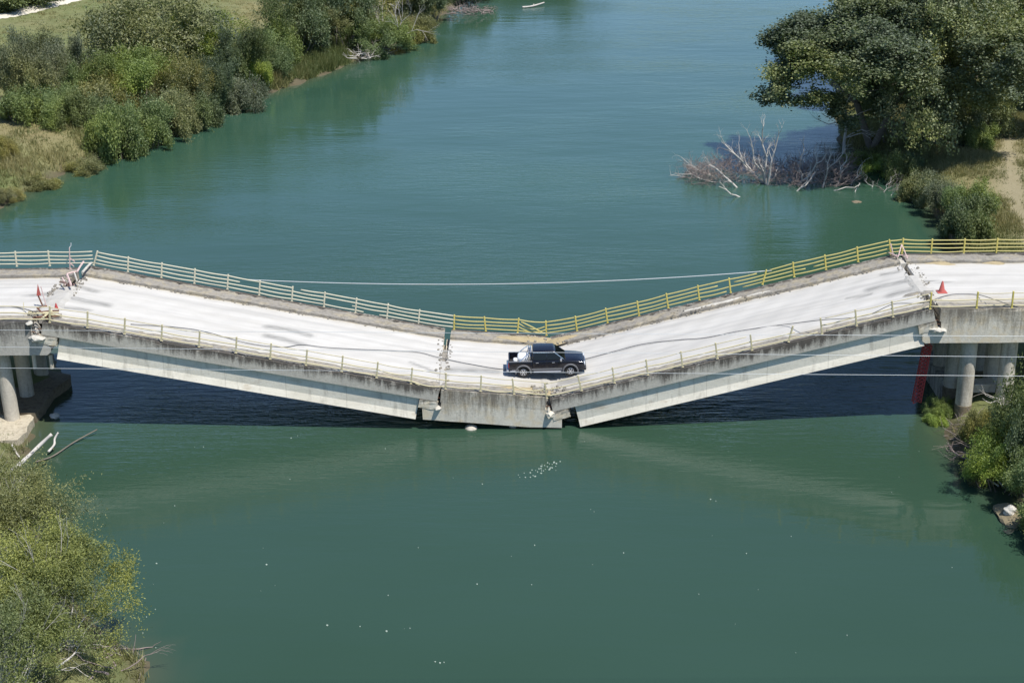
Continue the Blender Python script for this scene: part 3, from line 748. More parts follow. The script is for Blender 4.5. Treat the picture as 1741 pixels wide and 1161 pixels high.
# ---------------------------------------------------------------- piers
def column(root, x, y, rad, zt, zb, m=None, lean=0.0, collar=True):
    mb = MB(); zs = [zt, zt-0.5, zt-1.5, zt-2.6, zt-3.6, zb]
    n = 22; vs = []; fs = []; av = []
    for i, z in enumerate(zs):
        rr = rad
        for k in range(n):
            a = 2*math.pi*k/n; vs.append((x+rr*math.cos(a)+lean*(zt-z), y+rr*math.sin(a), z)); av.append(0.5)
    for i in range(len(zs)-1):
        for k in range(n): fs.append((i*n+k, i*n+(k+1) % n, (i+1)*n+(k+1) % n, (i+1)*n+k))
    fs.append(tuple(range(n)))
    mb.add(vs, fs, av); o = mb.build('column', m or MAT['column'], root, smooth='auto'); return o
def pier(label, xs_, ys_, zt, zb, rad, lean=0.0, coll=None):
    root = empty('bridge_pier', (xs_[0], ys_[0], zb), label, 'bridge pier', 'concrete piers under the bridge ends')
    for x in xs_:
        for y in ys_:
            column(root, x, y, rad, zt, zb, lean=lean)
            if coll:
                mb = MB(); mb.lathe([(rad+0.02, zb), (rad+0.02, coll), (rad-0.02, coll+0.04)], (x, y, 0), 22); mb.build('stained_base', MAT['wet_shade'], root, smooth='auto')
    return root
pr_t = onY(1690, 583.5, 0).z; c1 = onY(1648.5, 583, 0.9).x; c2 = onY(1717, 583, 0.9).x
rpier = pier('row of big round concrete columns carrying the right end of the bridge', [c1, c2, c2+(c2-c1)*2], [0.9, 3.4, 5.9, 8.4], pr_t+0.003, WZ-0.4, 0.44, coll=WZ+0.95)
mb = MB(); mb.box(((c1+c2)/2+0.1, 2.2, onY(1680, 655, 2.2).z), (c2-c1-0.6, 0.9, 0.5)); mb.build('tie_beam', MAT['pale'], rpier, bevel=0.03)
for y in (4.65, 7.15):
    mb = MB(); mb.box((c1, y, WZ+0.6), (1.1, 2.3, 1.3)); mb.build('footing', MAT['blockl'], rpier, bevel=0.05, cuts=2, rough=0.02)
pl_t = onY(30, 604, 0).z; c1 = onY(3, 606, 0.9).x; c0 = c1-2.6
lpier = pier('leaning round columns on a pale broken footing under the left end of the bridge', [c1, c0], [0.9, 3.9, 6.9], pl_t+0.003, WZ+0.2, 0.40, lean=0.035)
fp = [onZ(a, b, WZ+0.50) for a, b in [(-60, 752), (-10, 750), (30, 747), (46, 733), (48, 722), (58, 710), (52, 705), (30, 702), (-60, 702)]]
mb = MB(); mb.prism([(p.x, p.y, p.z) for p in fp], [(p.x, p.y, p.z-1.5) for p in fp]); mb.build('footing', MAT['tan'], lpier, cuts=2, rough=0.03)
# footing wall under the left end, shade put into its dark concrete, its broken edge running back from the pale footing
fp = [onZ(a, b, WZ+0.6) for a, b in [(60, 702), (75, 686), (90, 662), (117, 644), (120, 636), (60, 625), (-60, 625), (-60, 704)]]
mb = MB(); mb.prism([(p.x, p.y, p.z) for p in fp], [(p.x, p.y, p.z-2.2) for p in fp]); mb.build('shade_toned_footing', MAT['wet_shade'], lpier, cuts=2, rough=0.03)
for a in (57, 86):
    p = onY(a, 604, 0.5); mb = MB(); mb.tube([(p.x, 0.5, p.z+0.05), (p.x, 0.5, p.z-0.75)], 0.11, 8); mb.build('drain_pipe', MAT['column'], lpier)
# sunken pier under the middle block: two stubs just breaking the surface
mp_ = empty('sunken_pier', (onY(800, 725, 0.6).x, 0.6, WZ-0.5), 'round heads of the sunken middle pier just above the water', 'bridge pier')
for a, yy, rad in ((801, 0.55, 0.36), (872, 0.75, 0.24)):
    p = onY(a, 722, yy); mb = MB(); mb.lathe([(rad*0.75, WZ-2), (rad, WZ-0.05), (rad*0.9, WZ+0.06), (rad*0.55, WZ+0.17), (rad*.1, WZ+.2)], (p.x, yy-0.28, 0), 18); mb.build('column_head', MAT['column'], mp_, smooth='auto')

# red lattice hanging under the right joint
p0, p1 = onY(1577, 586, 1.6), onY(1558, 683, 1.6)
lr = empty('red_lattice', p1, 'red steel lattice ladder hanging down beside the right pier', 'lattice')
d = (p1-p0).normalized(); sx = Vector((0.19, 0, 0.02)); sy = Vector((0, 0.16, 0))
for a in (-1, 1):
    for b in (-1, 1):
        mb = MB(); mb.tube([p0+sx*a+sy*b, p1+sx*a*1.1+sy*b], 0.035, 5); mb.build('chord', MAT['redpaint'], lr)
n = 15; L_ = (p1-p0).length
for b in (-1, 1):
    mb = MB()
    for i in range(n):
        a = p0+d*(L_*i/n); c = p0+d*(L_*(i+1)/n)
        mb.tube([a-sx+sy*b, c+sx+sy*b], 0.028, 4); mb.tube([a+sx+sy*b, c-sx+sy*b], 0.028, 4)
    mb.build('bracing', MAT['redpaint'], lr)

# ---------------------------------------------------------------- cables
def wire(label, pts3, rad, m, name='cable', sag=0.0, cat='cable', group=None, n=24):
    mb = MB(); q = []
    for i in range(len(pts3)-1):
        a, b = Vector(pts3[i]), Vector(pts3[i+1])
        for k in range(n if i < len(pts3)-2 else n+1):
            t = k/n; p = a.lerp(b, t); p.z -= sag*4*t*(1-t); q.append(p)
    mb.tube(q, rad, 6); o = mb.build(name, m, smooth=True); tag(o, label, cat, group); return o
a, b = onY(412, 475, W+0.05), onY(1312, 460, W+0.05); m_ = onY(870, 482.5, W+0.05)
sg = (a.z+b.z)/2-m_.z
wire('thin pale wire strung low behind the far railing across the dip', [a, b], 0.022, MAT['wire'], sag=sg, name='wire', n=40)
for lab, l, mdl, r_ in (('topmost of the three power lines crossing in front of the bridge', (-200, 560), (870, 566), (1960, 573)),
                   ('middle of the three power lines crossing in front of the bridge', (-200, 588), (870, 606), (1960, 609)),
                   ('lowest of the three power lines crossing in front of the bridge', (-200, 624), (870, 638), (1960, 641))):
    Y = -30.0; a, m_, b = onY(*l, Y), onY(*mdl, Y), onY(*r_, Y)
    a2 = a+(a-b)*0.15; b2 = b+(b-a)*0.15
    wire(lab, [a2, b2], 0.0068, MAT['wire'], sag=0.0, name='power_line', cat='power line', group='power lines in front of the bridge', n=60)
# black cable lying along the road
cp = []
for sec, pts_ in ((LP, [(222, 551), (300, 549) if False else (330, 560), (420, 583), (480, 590), (513, 586), (560, 591), (640, 595), (705, 598), (740, 606)]),
                  (CE, [(765, 612), (800, 619), (850, 627), (900, 628)]),
                  (RP, [(960, 618), (1000, 609), (1045, 597), (1092, 585), (1150, 578), (1200, 574), (1260, 562), (1330, 552)])):
    for a, b in pts_:
        p = sec.hit(a, b, -0.13); cp.append(p)
pt = onY(1398, 544, 0.1); cp.append(pt)
for (a, b, y) in ((1440, 541, 0.1), (1480, 534, 0.1), (1519, 517, 0.1), (1560, 516, 0.1), (1582, 512, 0.1)): cp.append(onY(a, b, y))
for (a, b) in ((1600, 505), (1625, 500), (1662, 501), (1690, 509), (1720, 519)): cp.append(RF.hit(a, b, -0.1) if b < 509 else onY(a, b, 0.12))
cp.append(onY(1760, 527, 0.12)); cp.append(onY(1900, 529, 0.12))
# smooth by Catmull-Rom
mb = MB(); mb.tube(crom(cp), 0.020, 6); tag(mb.build('cable', MAT['cable'], smooth=True), 'loose dark cable snaking along the white road under the pickup', 'cable')
mb = MB(); mb.tube(crom([LF.hit(-120, 528, -.1), LF.hit(-40, 521, -.1), LF.hit(0, 521, -.1), LF.hit(20, 521, -.1), LF.hit(40, 525, -.1), onY(62, 531, 0.1)]), 0.026, 6)
tag(mb.build('cable', MAT['cable'], smooth=True), 'short dark cable on the flat left end of the road', 'cable')

# ---------------------------------------------------------------- cones, sign, tape
def cone(label, p, h, m, base=0.2, group=None):
    root = empty('traffic_cone', p, label, 'traffic cone', group)
    mb = MB(); mb.lathe([(0.235*h/0.75, 0.03), (0.20*h/0.75, 0.10), (0.06*h/0.75, h*0.94), (0.045*h/.75, h)], p, 18); mb.build('cone_body', m, root, smooth='auto')
    mb = MB(); mb.box(p+Vector((0, 0, 0.015)), (0.64*h/.75, 0.64*h/.75, 0.035)); mb.build('base', m, root, bevel=0.01)
    return root
cone('red road cone standing on the flat right end of the bridge', RF.hit(1601, 496.5), 0.62, MAT['red'])
cone('small dull red cone at the near railing beside the left joint', LP.hit(96, 526), 0.36, MAT['redpaint'])
# red triangle sign on a leaning post
b_ = LF.hit(73, 521); root = empty('triangle_sign', b_, 'red triangular warning board on a leaning post at the left joint', 'sign')
top = Vector((onY(65, 503, b_.y).x, b_.y, onY(65, 503, b_.y).z))
mb = MB(); mb.tube([b_, top], 0.045, 7); mb.build('post', MAT['rust'], root)
t3 = [onY(62, 503, b_.y-0.06), onY(69.5, 502.5, b_.y-0.06), onY(64, 483, b_.y-0.06)]
mb = MB(); mb.prism(t3, [p+Vector((0, 0.03, 0)) for p in t3]); mb.build('board', MAT['red'], root)
b2 = LF.hit(79, 522); t2 = onY(69.5, 487, b2.y)
root = empty('marker_pole', b2, 'thin pinkish striped pole leaning beside the red triangle board', 'pole'); mb = MB(); mb.tube([b2, t2], 0.028, 6); mb.build('pole_shaft', MAT['pink'], root)
b3 = onY(119, 462, W-0.4); t3_ = onY(118, 421, W-0.4)
root = empty('marker_pole', b3, 'reddish pole with torn tape at the far railing beside the left gap', 'pole'); mb = MB(); mb.tube([b3, t3_], 0.03, 6); mb.build('pole_shaft', MAT['pink'], root)
mb = MB(); mb.tube([t3_, t3_+Vector((0.1, 0, .1)), t3_+Vector((0.12, 0, .28))], 0.018, 5); mb.build('hook', MAT['white'], root)
for k in range(3):
    q0 = b3.lerp(t3_, 0.2+0.2*k); mb = MB(); w_ = Vector((0.16+.05*k, 0.05, -0.25)); mb.prism([q0, q0+Vector((0, 0, -.1)), q0+w_+Vector((0, 0, -.08)), q0+w_], [v+Vector((0, .01, 0)) for v in (q0, q0+Vector((0, 0, -.1)), q0+w_+Vector((0, 0, -.08)), q0+w_)])
    mb.build('tape_scrap', MAT['pink'], root)
# barrier planks and scrap at the near left joint
def planks(label, items, m, name, cat):
    P0 = items[0][0]; root = empty(name, P0, label, cat)
    for a, b, r_, mm in items:
        mb = MB(); mb.tube([a, a.lerp(b, 0.5)+Vector((0, 0, 0.02)), b], r_, 5); mb.build('plank', MAT[mm], root)
    return root
def J(px, py, y, dz=0): q = onY(px, py, y); q.z += dz; return q
planks('tangle of fallen cream rails and rusty bars at the near end of the left joint',
       [(J(56, 540, .3), J(101, 537, .9), .06, 'rust'), (J(58, 533, .8), J(100, 531, 1.1), .05, 'cream_rail'), (J(64, 524, 1.3), J(82, 545, .2), .05, 'rust'),
        (J(48, 530, .9), J(92, 536, .6), .04, 'cream_rail'), (J(70, 543, .1), J(88, 528, .9), .06, 'cream_rail'), (J(40, 514, 1.2), J(41, 535, .9), .02, 'cream_rail'),
        (J(62, 524, 1.5), J(80, 520, 1.7), .05, 'rust'), (J(52, 548, .1), J(54, 575, .1), .04, 'column'), (J(72, 530, 1.3), J(100, 528, 1.2), .045, 'rust')], MAT['rust'], 'scrap_pile', 'scrap')
planks('broken red and white barrier lying in the open left joint',
       [(J(131, 462, 7.2), J(142, 445, 8.8), .055, 'pink'), (J(140, 463, 7.2), J(155, 447, 9.0), .065, 'pale'), (J(114, 467, 6.8), J(121, 485, 5.2), .06, 'pink'),
        (J(126, 463, 7.4), J(131, 478, 6.0), .05, 'pale'), (J(103, 479, 5.6), J(112, 482, 5.3), .07, 'rubble'), (J(106, 472, 6.5), J(111, 484, 5.2), .04, 'pink'),
        (J(113, 466, 7.0), J(133, 461, 7.6), .05, 'pink')], MAT['pink'], 'broken_barrier', 'barrier')
planks('crumpled pinkish tape barrier at the far end of the right joint',
       [(J(1512, 430, 9.1), J(1527, 437, 8.3), .05, 'pink'), (J(1527, 437, 8.3), J(1533, 416, 9.0), .03, 'pink'), (J(1514, 414, 9.1), J(1518, 431, 9.0), .035, 'pink'),
        (J(1533, 416, 9.0), J(1543, 440, 8.2), .03, 'pink'), (J(1524, 433, 8.7), J(1545, 436, 8.5), .03, 'pink')], MAT['pink'], 'tape_barrier', 'barrier')
mb = MB(); mb.tube([J(886, 547, W-.1), J(905, 556, W-.2), J(923, 566, W-.3)], .035, 6); mb.build('fallen_rail', YR)
o = bpy.data.objects['fallen_rail']; tag(o, 'fallen yellow rail slanting behind the roof of the pickup', 'rail')
mb = MB(); mb.tube([J(700, 648, .2), J(712, 655, .15), J(722, 658, .15)], .035, 6); o = mb.build('fallen_rail', CR); tag(o, 'fallen cream rail at the near left corner of the middle block', 'rail')

# ---------------------------------------------------------------- pickup truck
pa, pb = CE.hit(890, 642), None
# rear wheel contact on the middle block, front wheel contact on the right span, same lane
yl = pa.y
def deck_z(x, y):
    for sec in (CE, RP):
        a, b = sec.P(0, y), sec.P(1, y)
        if a.x-0.3 <= x <= b.x+0.01 or sec is RP:
            t = (x-a.x)/(b.x-a.x)
            if t <= 1.0 or sec is RP: return sec.P(t, y, ROADZ).z+0.03
CS = 0.875; xr = pa.x; xf = xr+2.98*CS
zr, zf = deck_z(xr, yl), deck_z(xf, yl)
pitch = math.atan2(zf-zr, xf-xr)
car = empty('pickup_truck', (xr+1.49*CS, yl+0.76*CS, (zr+zf)/2), 'black double cab pickup truck with chrome roll bar parked in the dip of the bridge', 'pickup truck')
car.rotation_euler = (0, -pitch, 0); car.scale = (CS, CS, CS)
# local frame: x forward (origin midway between axles), y left/away, z up from the ground
def cpart(mb, name, m, parent=car, **k):
    k.setdefault('keep', False); return mb.build(name, m, parent, **k)
RX, FX, WRAD, TR = -1.49, 1.49, 0.37, 0.76
HW = 0.90
def arch(cx, r_, z0, n=9, rev=False):
    a0 = math.asin(min(1, (z0-WRAD)/r_)); pts = []
    for i in range(n):
        a = a0+(math.pi-2*a0)*i/(n-1); pts.append((cx+r_*math.cos(a), WRAD+r_*math.sin(a)))
    return pts       # from front to rear
AR = 0.46
lowz = 0.48
front_prof = ([(-0.90, lowz)] + [p for p in arch(FX, AR, lowz)[::-1]] + [(2.34, 0.42), (2.42, 0.62), (2.40, 0.86), (2.30, 0.98), (1.9, 1.055), (1.15, 1.12), (-0.90, 1.115)])
def extr(prof, y0, y1, crown=0.0):
    mb = MB(); mb.prism([(x, y0, z) for x, z in prof], [(x, y1, z) for x, z in prof]); return mb
body_ = cpart(extr(front_prof, -HW, HW), 'body', MAT['paint'], bevel=0.05, seg=3, smooth='auto')
# hood, slightly domed
mb = MB(); vs = []; fs = []; nx_, ny_ = 8, 8
for i in range(nx_+1):
    for j in range(ny_+1):
        u = i/nx_; v = j/ny_*2-1; x = 1.10+1.23*u; w_ = 0.80-0.10*u*u
        z = 1.135-0.10*u-0.06*u**6+0.045*(1-v**4)*(1-u**5)
        vs.append((x, v*w_, z))
for i in range(nx_):
    for j in range(ny_): fs.append((i*(ny_+1)+j, (i+1)*(ny_+1)+j, (i+1)*(ny_+1)+j+1, i*(ny_+1)+j+1))
b0 = len(vs); vs += [(x, y, z-0.12) for x, y, z in vs]; fs += [tuple(q+b0 for q in f[::-1]) for f in fs[:]]
ring = [i*(ny_+1) for i in range(nx_+1)]+[nx_*(ny_+1)+j for j in range(1, ny_+1)]+[i*(ny_+1)+ny_ for i in range(nx_-1, -1, -1)]+[j for j in range(ny_-1, 0, -1)]
for i in range(len(ring)): a, b = ring[i], ring[(i+1) % len(ring)]; fs.append((a, b, b+b0, a+b0))
mb.add(vs, fs); cpart(mb, 'hood', MAT['paint'], smooth='auto')
# cab
def frustum(levels, n_side=1):
    mb = MB(); vs = []; fs = []
    for (x0, x1, w_, z) in levels:
        vs += [(x0, -w_, z), (x1, -w_, z), (x1, w_, z), (x0, w_, z)]
    for i in range(len(levels)-1):
        for k in range(4): fs.append((i*4+k, i*4+(k+1) % 4, (i+1)*4+(k+1) % 4, (i+1)*4+k))
    fs.append((0, 1, 2, 3)); fs.append(tuple(4*(len(levels)-1)+k for k in range(4))); mb.add(vs, fs); return mb
LV = [(-0.94, 1.24, 0.83, 1.10), (-0.86, 0.54, 0.70, 1.64), (-0.76, 0.38, 0.60, 1.74)]
cab = cpart(frustum(LV), 'cab', MAT['paint'], bevel=0.05, seg=3, smooth='auto')
mb = MB(); vs = []; fs = []
for i in range(7):
    for j in range(7):
        u = i/6; v = j/6*2-1; vs.append((-0.82+1.26*u, v*0.62, 1.715+0.035*(1-v*v)+0.018*math.sin(math.pi*u)))
for i in range(6):
    for j in range(6): fs.append((i*7+j, (i+1)*7+j, (i+1)*7+j+1, i*7+j+1))
mb.add(vs, fs); cpart(mb, 'roof', MAT['paint'], smooth=True)
def side_pt(x, z, s, off=0.012):
    t = (z-1.10)/0.54; return (x, s*((0.83-0.13*t)+off), z)
for s in (-1, 1):
    for q in ([(-0.84, 1.18), (-0.76, 1.56), (-0.02, 1.58), (-0.02, 1.17)], [(0.04, 1.17), (0.04, 1.58), (0.48, 1.56), (1.00, 1.20)]):
        mb = MB(); a = [side_pt(x, z, s) for x, z in q]; b = [side_pt(x, z, s, -0.03) for x, z in q]; mb.prism(a, b); cpart(mb, 'side_window', MAT['glass'])
    q = [(-0.84, 1.60), (0.50, 1.60), (1.04, 1.19), (1.07, 1.21), (0.52, 1.625), (-0.86, 1.625)]
    mb = MB(); mb.prism([side_pt(x, z, s, 0.016) for x, z in q], [side_pt(x, z, s, -0.02) for x, z in q]); cpart(mb, 'window_trim', MAT['chrome'])
    # door seams, handles, mirror, step, flares
    for x in (-0.60, 0.42):
        mb = MB(); mb.box((x, s*(HW+0.012), 1.00), (0.17, 0.03, 0.035)); cpart(mb, 'door_handle', MAT['rim'], bevel=0.008)
    for x in (-0.86, 0.01, 0.96):
        mb = MB(); mb.box((x, s*(HW+0.001), 0.80), (0.012, 0.006, 0.56)); cpart(mb, 'door_seam', MAT['tyre'])
    mb = MB(); mb.box((0.90, s*0.99, 1.20), (0.13, 0.20, 0.17)); mr = cpart(mb, 'mirror', MAT['rim'], bevel=0.04, smooth='auto')
    mb = MB(); mb.box((0.03, s*(HW+0.03), 0.42), (1.75, 0.17, 0.06)); cpart(mb, 'side_step', MAT['rim'], bevel=0.02)
    mb = MB(); mb.box((0.0, s*(HW+0.006), 0.56), (1.95, 0.02, 0.13)); cpart(mb, 'lower_cladding', MAT['trim'], bevel=0.006)
    mb = MB(); mb.box((-1.98, s*(HW+0.006), 0.52), (0.46, 0.02, 0.14)); cpart(mb, 'lower_cladding', MAT['trim'], bevel=0.006)
    for cx in (RX, FX):
        mb = MB(); vs = []; fs = []; n = 14
        for i in range(n+1):
            a = R(-8)+R(196)*i/n
            for (rr, yy) in ((AR-0.03, HW-0.10), (AR-0.03, HW+0.05), (AR+0.035, HW+0.055), (AR+0.07, HW-0.02)):
                vs.append((cx+rr*math.cos(a), s*yy, WRAD+rr*math.sin(a)))
        for i in range(n):
            for k in range(4): fs.append((i*4+k, i*4+(k+1) % 4, (i+1)*4+(k+1) % 4, (i+1)*4+k))
        fs.append((0, 1, 2, 3)); fs.append(tuple(n*4+k for k in range(4))); mb.add(vs, fs); cpart(mb, 'wheel_flare', MAT['trim'], smooth='auto')
        wmb = MB(); c = (cx, s*TR, WRAD)
        wmb.lathe([(0.22, -0.12), (0.34, -0.125), (WRAD, -0.09), (WRAD, 0.09), (0.34, 0.125), (0.22, 0.12)], c, 26, 'y'); wh = cpart(wmb, 'wheel', MAT['tyre'], smooth='auto')
        rmb = MB(); y0 = s*TR+s*0.115
        rmb.lathe([(0.225, y0-s*0.06), (0.225, y0), (0.19, y0+s*0.012), (0.175, y0-s*0.03), (0.06, y0-s*0.02), (0.055, y0+s*0.02)], (cx, 0, WRAD), 26, 'y')
        for k in range(6):
            a = k*math.pi/3; rmb.box((cx+0.115*math.cos(a), y0-s*0.005, WRAD+0.115*math.sin(a)), (0.15, 0.03, 0.05), Matrix.Rotation(-a, 3, 'Y'))
        ro = rmb.build('rim', MAT['rim'], wh, smooth='auto', keep=False)
# windscreen and rear window
def quadplate(a, b, off, name, m, th=0.02):
    mb = MB(); nrm = (Vector(a[1])-Vector(a[0])).cross(Vector(b[0])-Vector(a[0])).normalized()
    p = [Vector(a[0]), Vector(a[1]), Vector(b[1]), Vector(b[0])]
    mb.prism([q+nrm*off for q in p], [q+nrm*(off-th) for q in p]); return cpart(mb, name, m)
quadplate([(1.185, -0.74, 1.15), (1.185, 0.74, 1.15)], [(0.57, -0.63, 1.615), (0.57, 0.63, 1.615)], 0.012, 'windscreen', MAT['glass'])
quadplate([(-0.93, 0.66, 1.20), (-0.93, -0.66, 1.20)], [(-0.87, 0.58, 1.60), (-0.87, -0.58, 1.60)], 0.012, 'rear_window', MAT['glass'])
# bed
side = [(-2.38, 0.52), (-2.40, 1.08), (-0.905, 1.08), (-0.905, lowz)] + [p for p in arch(RX, AR, lowz)]
for s in (-1, 1):
    cpart(extr(side, s*HW, s*(HW-0.10)), 'bed_side', MAT['paint'], bevel=0.02, smooth='auto')
    mb = MB(); mb.box((-1.65, s*(HW-0.05), 1.095), (1.48, 0.12, 0.03)); cpart(mb, 'bed_rail', MAT['trim'], bevel=0.01)
    mb = MB(); mb.box((RX, s*(HW-0.22), 0.72), (0.86, 0.24, 0.24)); cpart(mb, 'wheel_housing', MAT['skin'], bevel=0.03)
mb = MB(); mb.box((-1.65, 0, 0.60), (1.48, 1.62, 0.05)); cpart(mb, 'bed_floor', MAT['skin'])
mb = MB(); mb.box((-2.38, 0, 0.83), (0.07, 1.60, 0.50)); cpart(mb, 'tailgate', MAT['paint'], bevel=0.02)
mb = MB(); mb.box((-0.94, 0, 0.86), (0.06, 1.60, 0.46)); cpart(mb, 'bed_front', MAT['paint'])
mb = MB(); mb.box((-2.47, 0, 0.50), (0.16, 1.70, 0.12)); cpart(mb, 'rear_bumper', MAT['rim'], bevel=0.03, smooth='auto')
mb = MB(); mb.box((-2.14, -HW-0.005, 0.47), (0.36, 0.05, 0.09)); cpart(mb, 'rear_bumper', MAT['rim'], bevel=0.02)
mb = MB(); mb.box((2.40, 0, 0.52), (0.20, 1.74, 0.24)); cpart(mb, 'front_bumper', MAT['paint'], bevel=0.06, seg=3, smooth='auto')
mb = MB(); mb.box((2.415, 0, 0.80), (0.05, 0.95, 0.18)); cpart(mb, 'grille', MAT['chrome'], bevel=0.02)
mb = MB(); mb.box((0.0, 0, 0.40), (4.1, 0.9, 0.22)); cpart(mb, 'chassis', MAT['tyre'])
for s in (-1, 1):
    mb = MB(); mb.box((2.34, s*0.70, 0.82), (0.18, 0.36, 0.19)); cpart(mb, 'headlight', MAT['lamp'], bevel=0.04, smooth='auto')
    mb = MB(); mb.box((-2.40, s*(HW-0.09), 0.86), (0.05, 0.17, 0.32)); cpart(mb, 'taillight', MAT['taillamp'], bevel=0.015)
    mb = MB(); mb.box((RX, s*TR*0.4, WRAD), (0.12, 0.5, 0.12)); cpart(mb, 'axle', MAT['tyre'])
# chrome roll bar behind the cab
rb = MB()
for x0 in (-1.02, -1.13):
    rb.tube([(x0-0.05, -0.80, 1.08), (x0, -0.76, 1.40), (x0+0.03, -0.62, 1.62), (x0+0.04, -0.3, 1.68), (x0+0.04, 0.3, 1.68), (x0+0.03, 0.62, 1.62), (x0, 0.76, 1.40), (x0-0.05, 0.80, 1.08)], 0.032, 8)
for s in (-1, 1): rb.tube([(-1.11, s*0.66, 1.60), (-1.42, s*0.78, 1.35), (-1.70, s*0.83, 1.10)], 0.03, 8)
cpart(rb, 'roll_bar', MAT['chrome'], smooth='auto')
def cargo(name, c, d, m, label, seed):
    q = car.matrix_basis if False else (Matrix.Translation(car.location) @ Matrix.Rotation(-pitch, 4, 'Y') @ Matrix.Scale(CS, 4))
    bm = bmesh.new(); bmesh.ops.create_cube(bm, size=1); bmesh.ops.subdivide_edges(bm, edges=bm.edges[:], cuts=5, use_grid_fill=True)
    rg = random.Random(seed)
    for v in bm.verts:
        p = v.co*2; r_ = (abs(p.x)**4+abs(p.y)**4+abs(p.z)**4)**0.25
        v.co = Vector((p.x/r_*d[0]/2, p.y/r_*d[1]/2, p.z/r_*d[2]/2))*(1+rg.uniform(-.03, .03))
        v.co = q @ (v.co+Vector(c))
    me = bpy.data.meshes.new(name); bm.to_mesh(me); bm.free()
    for p in me.polygons: p.use_smooth = True
    o = link(name, me, m); tag(o, label, name.replace('_', ' ')); return o
cargo('white_box', (-1.45, 0.15, 0.94), (0.80, 0.95, 0.58), MAT['white'], 'larger white bundle lying behind the cab in the pickup bed', 4)
cargo('white_sack', (-1.98, -0.15, 0.84), (0.28, 0.40, 0.46), MAT['white'], 'smaller white sack nearer the tailgate in the pickup bed', 8)

# ---------------------------------------------------------------- plants
def grow(rg, base, direction, length, rad, depth, spread=0.6, nk=(3, 4), ratio=0.72, up=0.15, wob_=0.12, segs=None, tips=None, level=0):
    """recursive branching; returns segments [(p0,p1,r0,r1,level)] and tips [(point,dir,level)]"""
    if segs is None: segs, tips = [], []
    p = base.copy(); d = direction.normalized(); n = 3; r_ = rad
    for i in range(n):
        d2 = (d+Vector((rg.gauss(0, wob_), rg.gauss(0, wob_), rg.gauss(0, wob_)+up*0.3))).normalized()
        q = p+d2*(length/n); r2 = r_*0.86; segs.append((p.copy(), q.copy(), r_, r2, level)); p, d, r_ = q, d2, r2
        if depth <= 1: tips.append((q.copy(), d.copy(), level))
        if depth > 0 and i >= 1 and level > 0 or (depth > 0 and i == n-1):
            for k in range(rg.randint(*nk) if i == n-1 else 1):
                a = rg.uniform(0, 2*math.pi); t = d.cross(Vector((math.cos(a), math.sin(a), 0.3))).normalized()
                s_ = spread*rg.uniform(0.6, 1.25); nd = (d*(1-s_*0.45)+t*s_+Vector((0, 0, up))).normalized()
                grow(rg, p.copy(), nd, length*ratio*rg.uniform(0.8, 1.15), r_*0.62, depth-1, spread, nk, ratio, up, wob_, segs, tips, level+1)
    return segs, tips
def branch_arrays(segs, n=5, minr=0.0):
    V = []; Fc = []; b = 0
    ang = [2*math.pi*k/n for k in range(n)]
    for p, q, r0_, r1_, lv in segs:
        if max(r0_, r1_) < minr: continue
        t = (q-p).normalized(); a = t.cross(Vector((0, 0, 1)) if abs(t.z) < 0.9 else Vector((0, 1, 0))).normalized(); c = t.cross(a)
        for o_, r_ in ((p, r0_), (q, r1_)):
            for g in ang: V.append(o_+(a*math.cos(g)+c*math.sin(g))*r_)
        for k in range(n): Fc.append((b+k, b+(k+1) % n, b+n+(k+1) % n, b+n+k))
        b += 2*n
    return np.array([tuple(v) for v in V], np.float32), np.array(Fc, np.int32)
def leaves(nr_, cent, per, sigma, size, aspect=0.5, upb=0.35, crnd=None, vert=0.0):
    """rhombus leaves round the centres; crnd: per-centre tone"""
    cent = np.asarray(cent, float); n = len(cent)*per
    c = np.repeat(cent, per, 0)+nr_.normal(0, 1, (n, 3))*np.array(sigma)
    u = nr_.normal(0, 1, (n, 3)); u[:, 2] += vert; u /= np.linalg.norm(u, axis=1)[:, None]
    nn = nr_.normal(0, 1, (n, 3)); nn[:, 2] = np.abs(nn[:, 2])+upb; w_ = np.cross(nn, u); w_ /= np.linalg.norm(w_, axis=1)[:, None]+1e-9
    s_ = size*nr_.uniform(0.6, 1.35, n)[:, None]
    V = np.stack([c-u*s_*0.5, c+w_*s_*aspect*0.5, c+u*s_*0.5, c-w_*s_*aspect*0.5], 1).reshape(-1, 3)
    Fc = np.arange(n*4).reshape(-1, 4)
    base = np.repeat(nr_.uniform(0, 1, len(cent)) if crnd is None else crnd, per)
    rv = np.clip(base*0.65+nr_.uniform(0, 0.45, n)-0.05, 0, 1)
    return V.astype(np.float32), Fc, np.repeat(rv, 4)
PROTO = {}
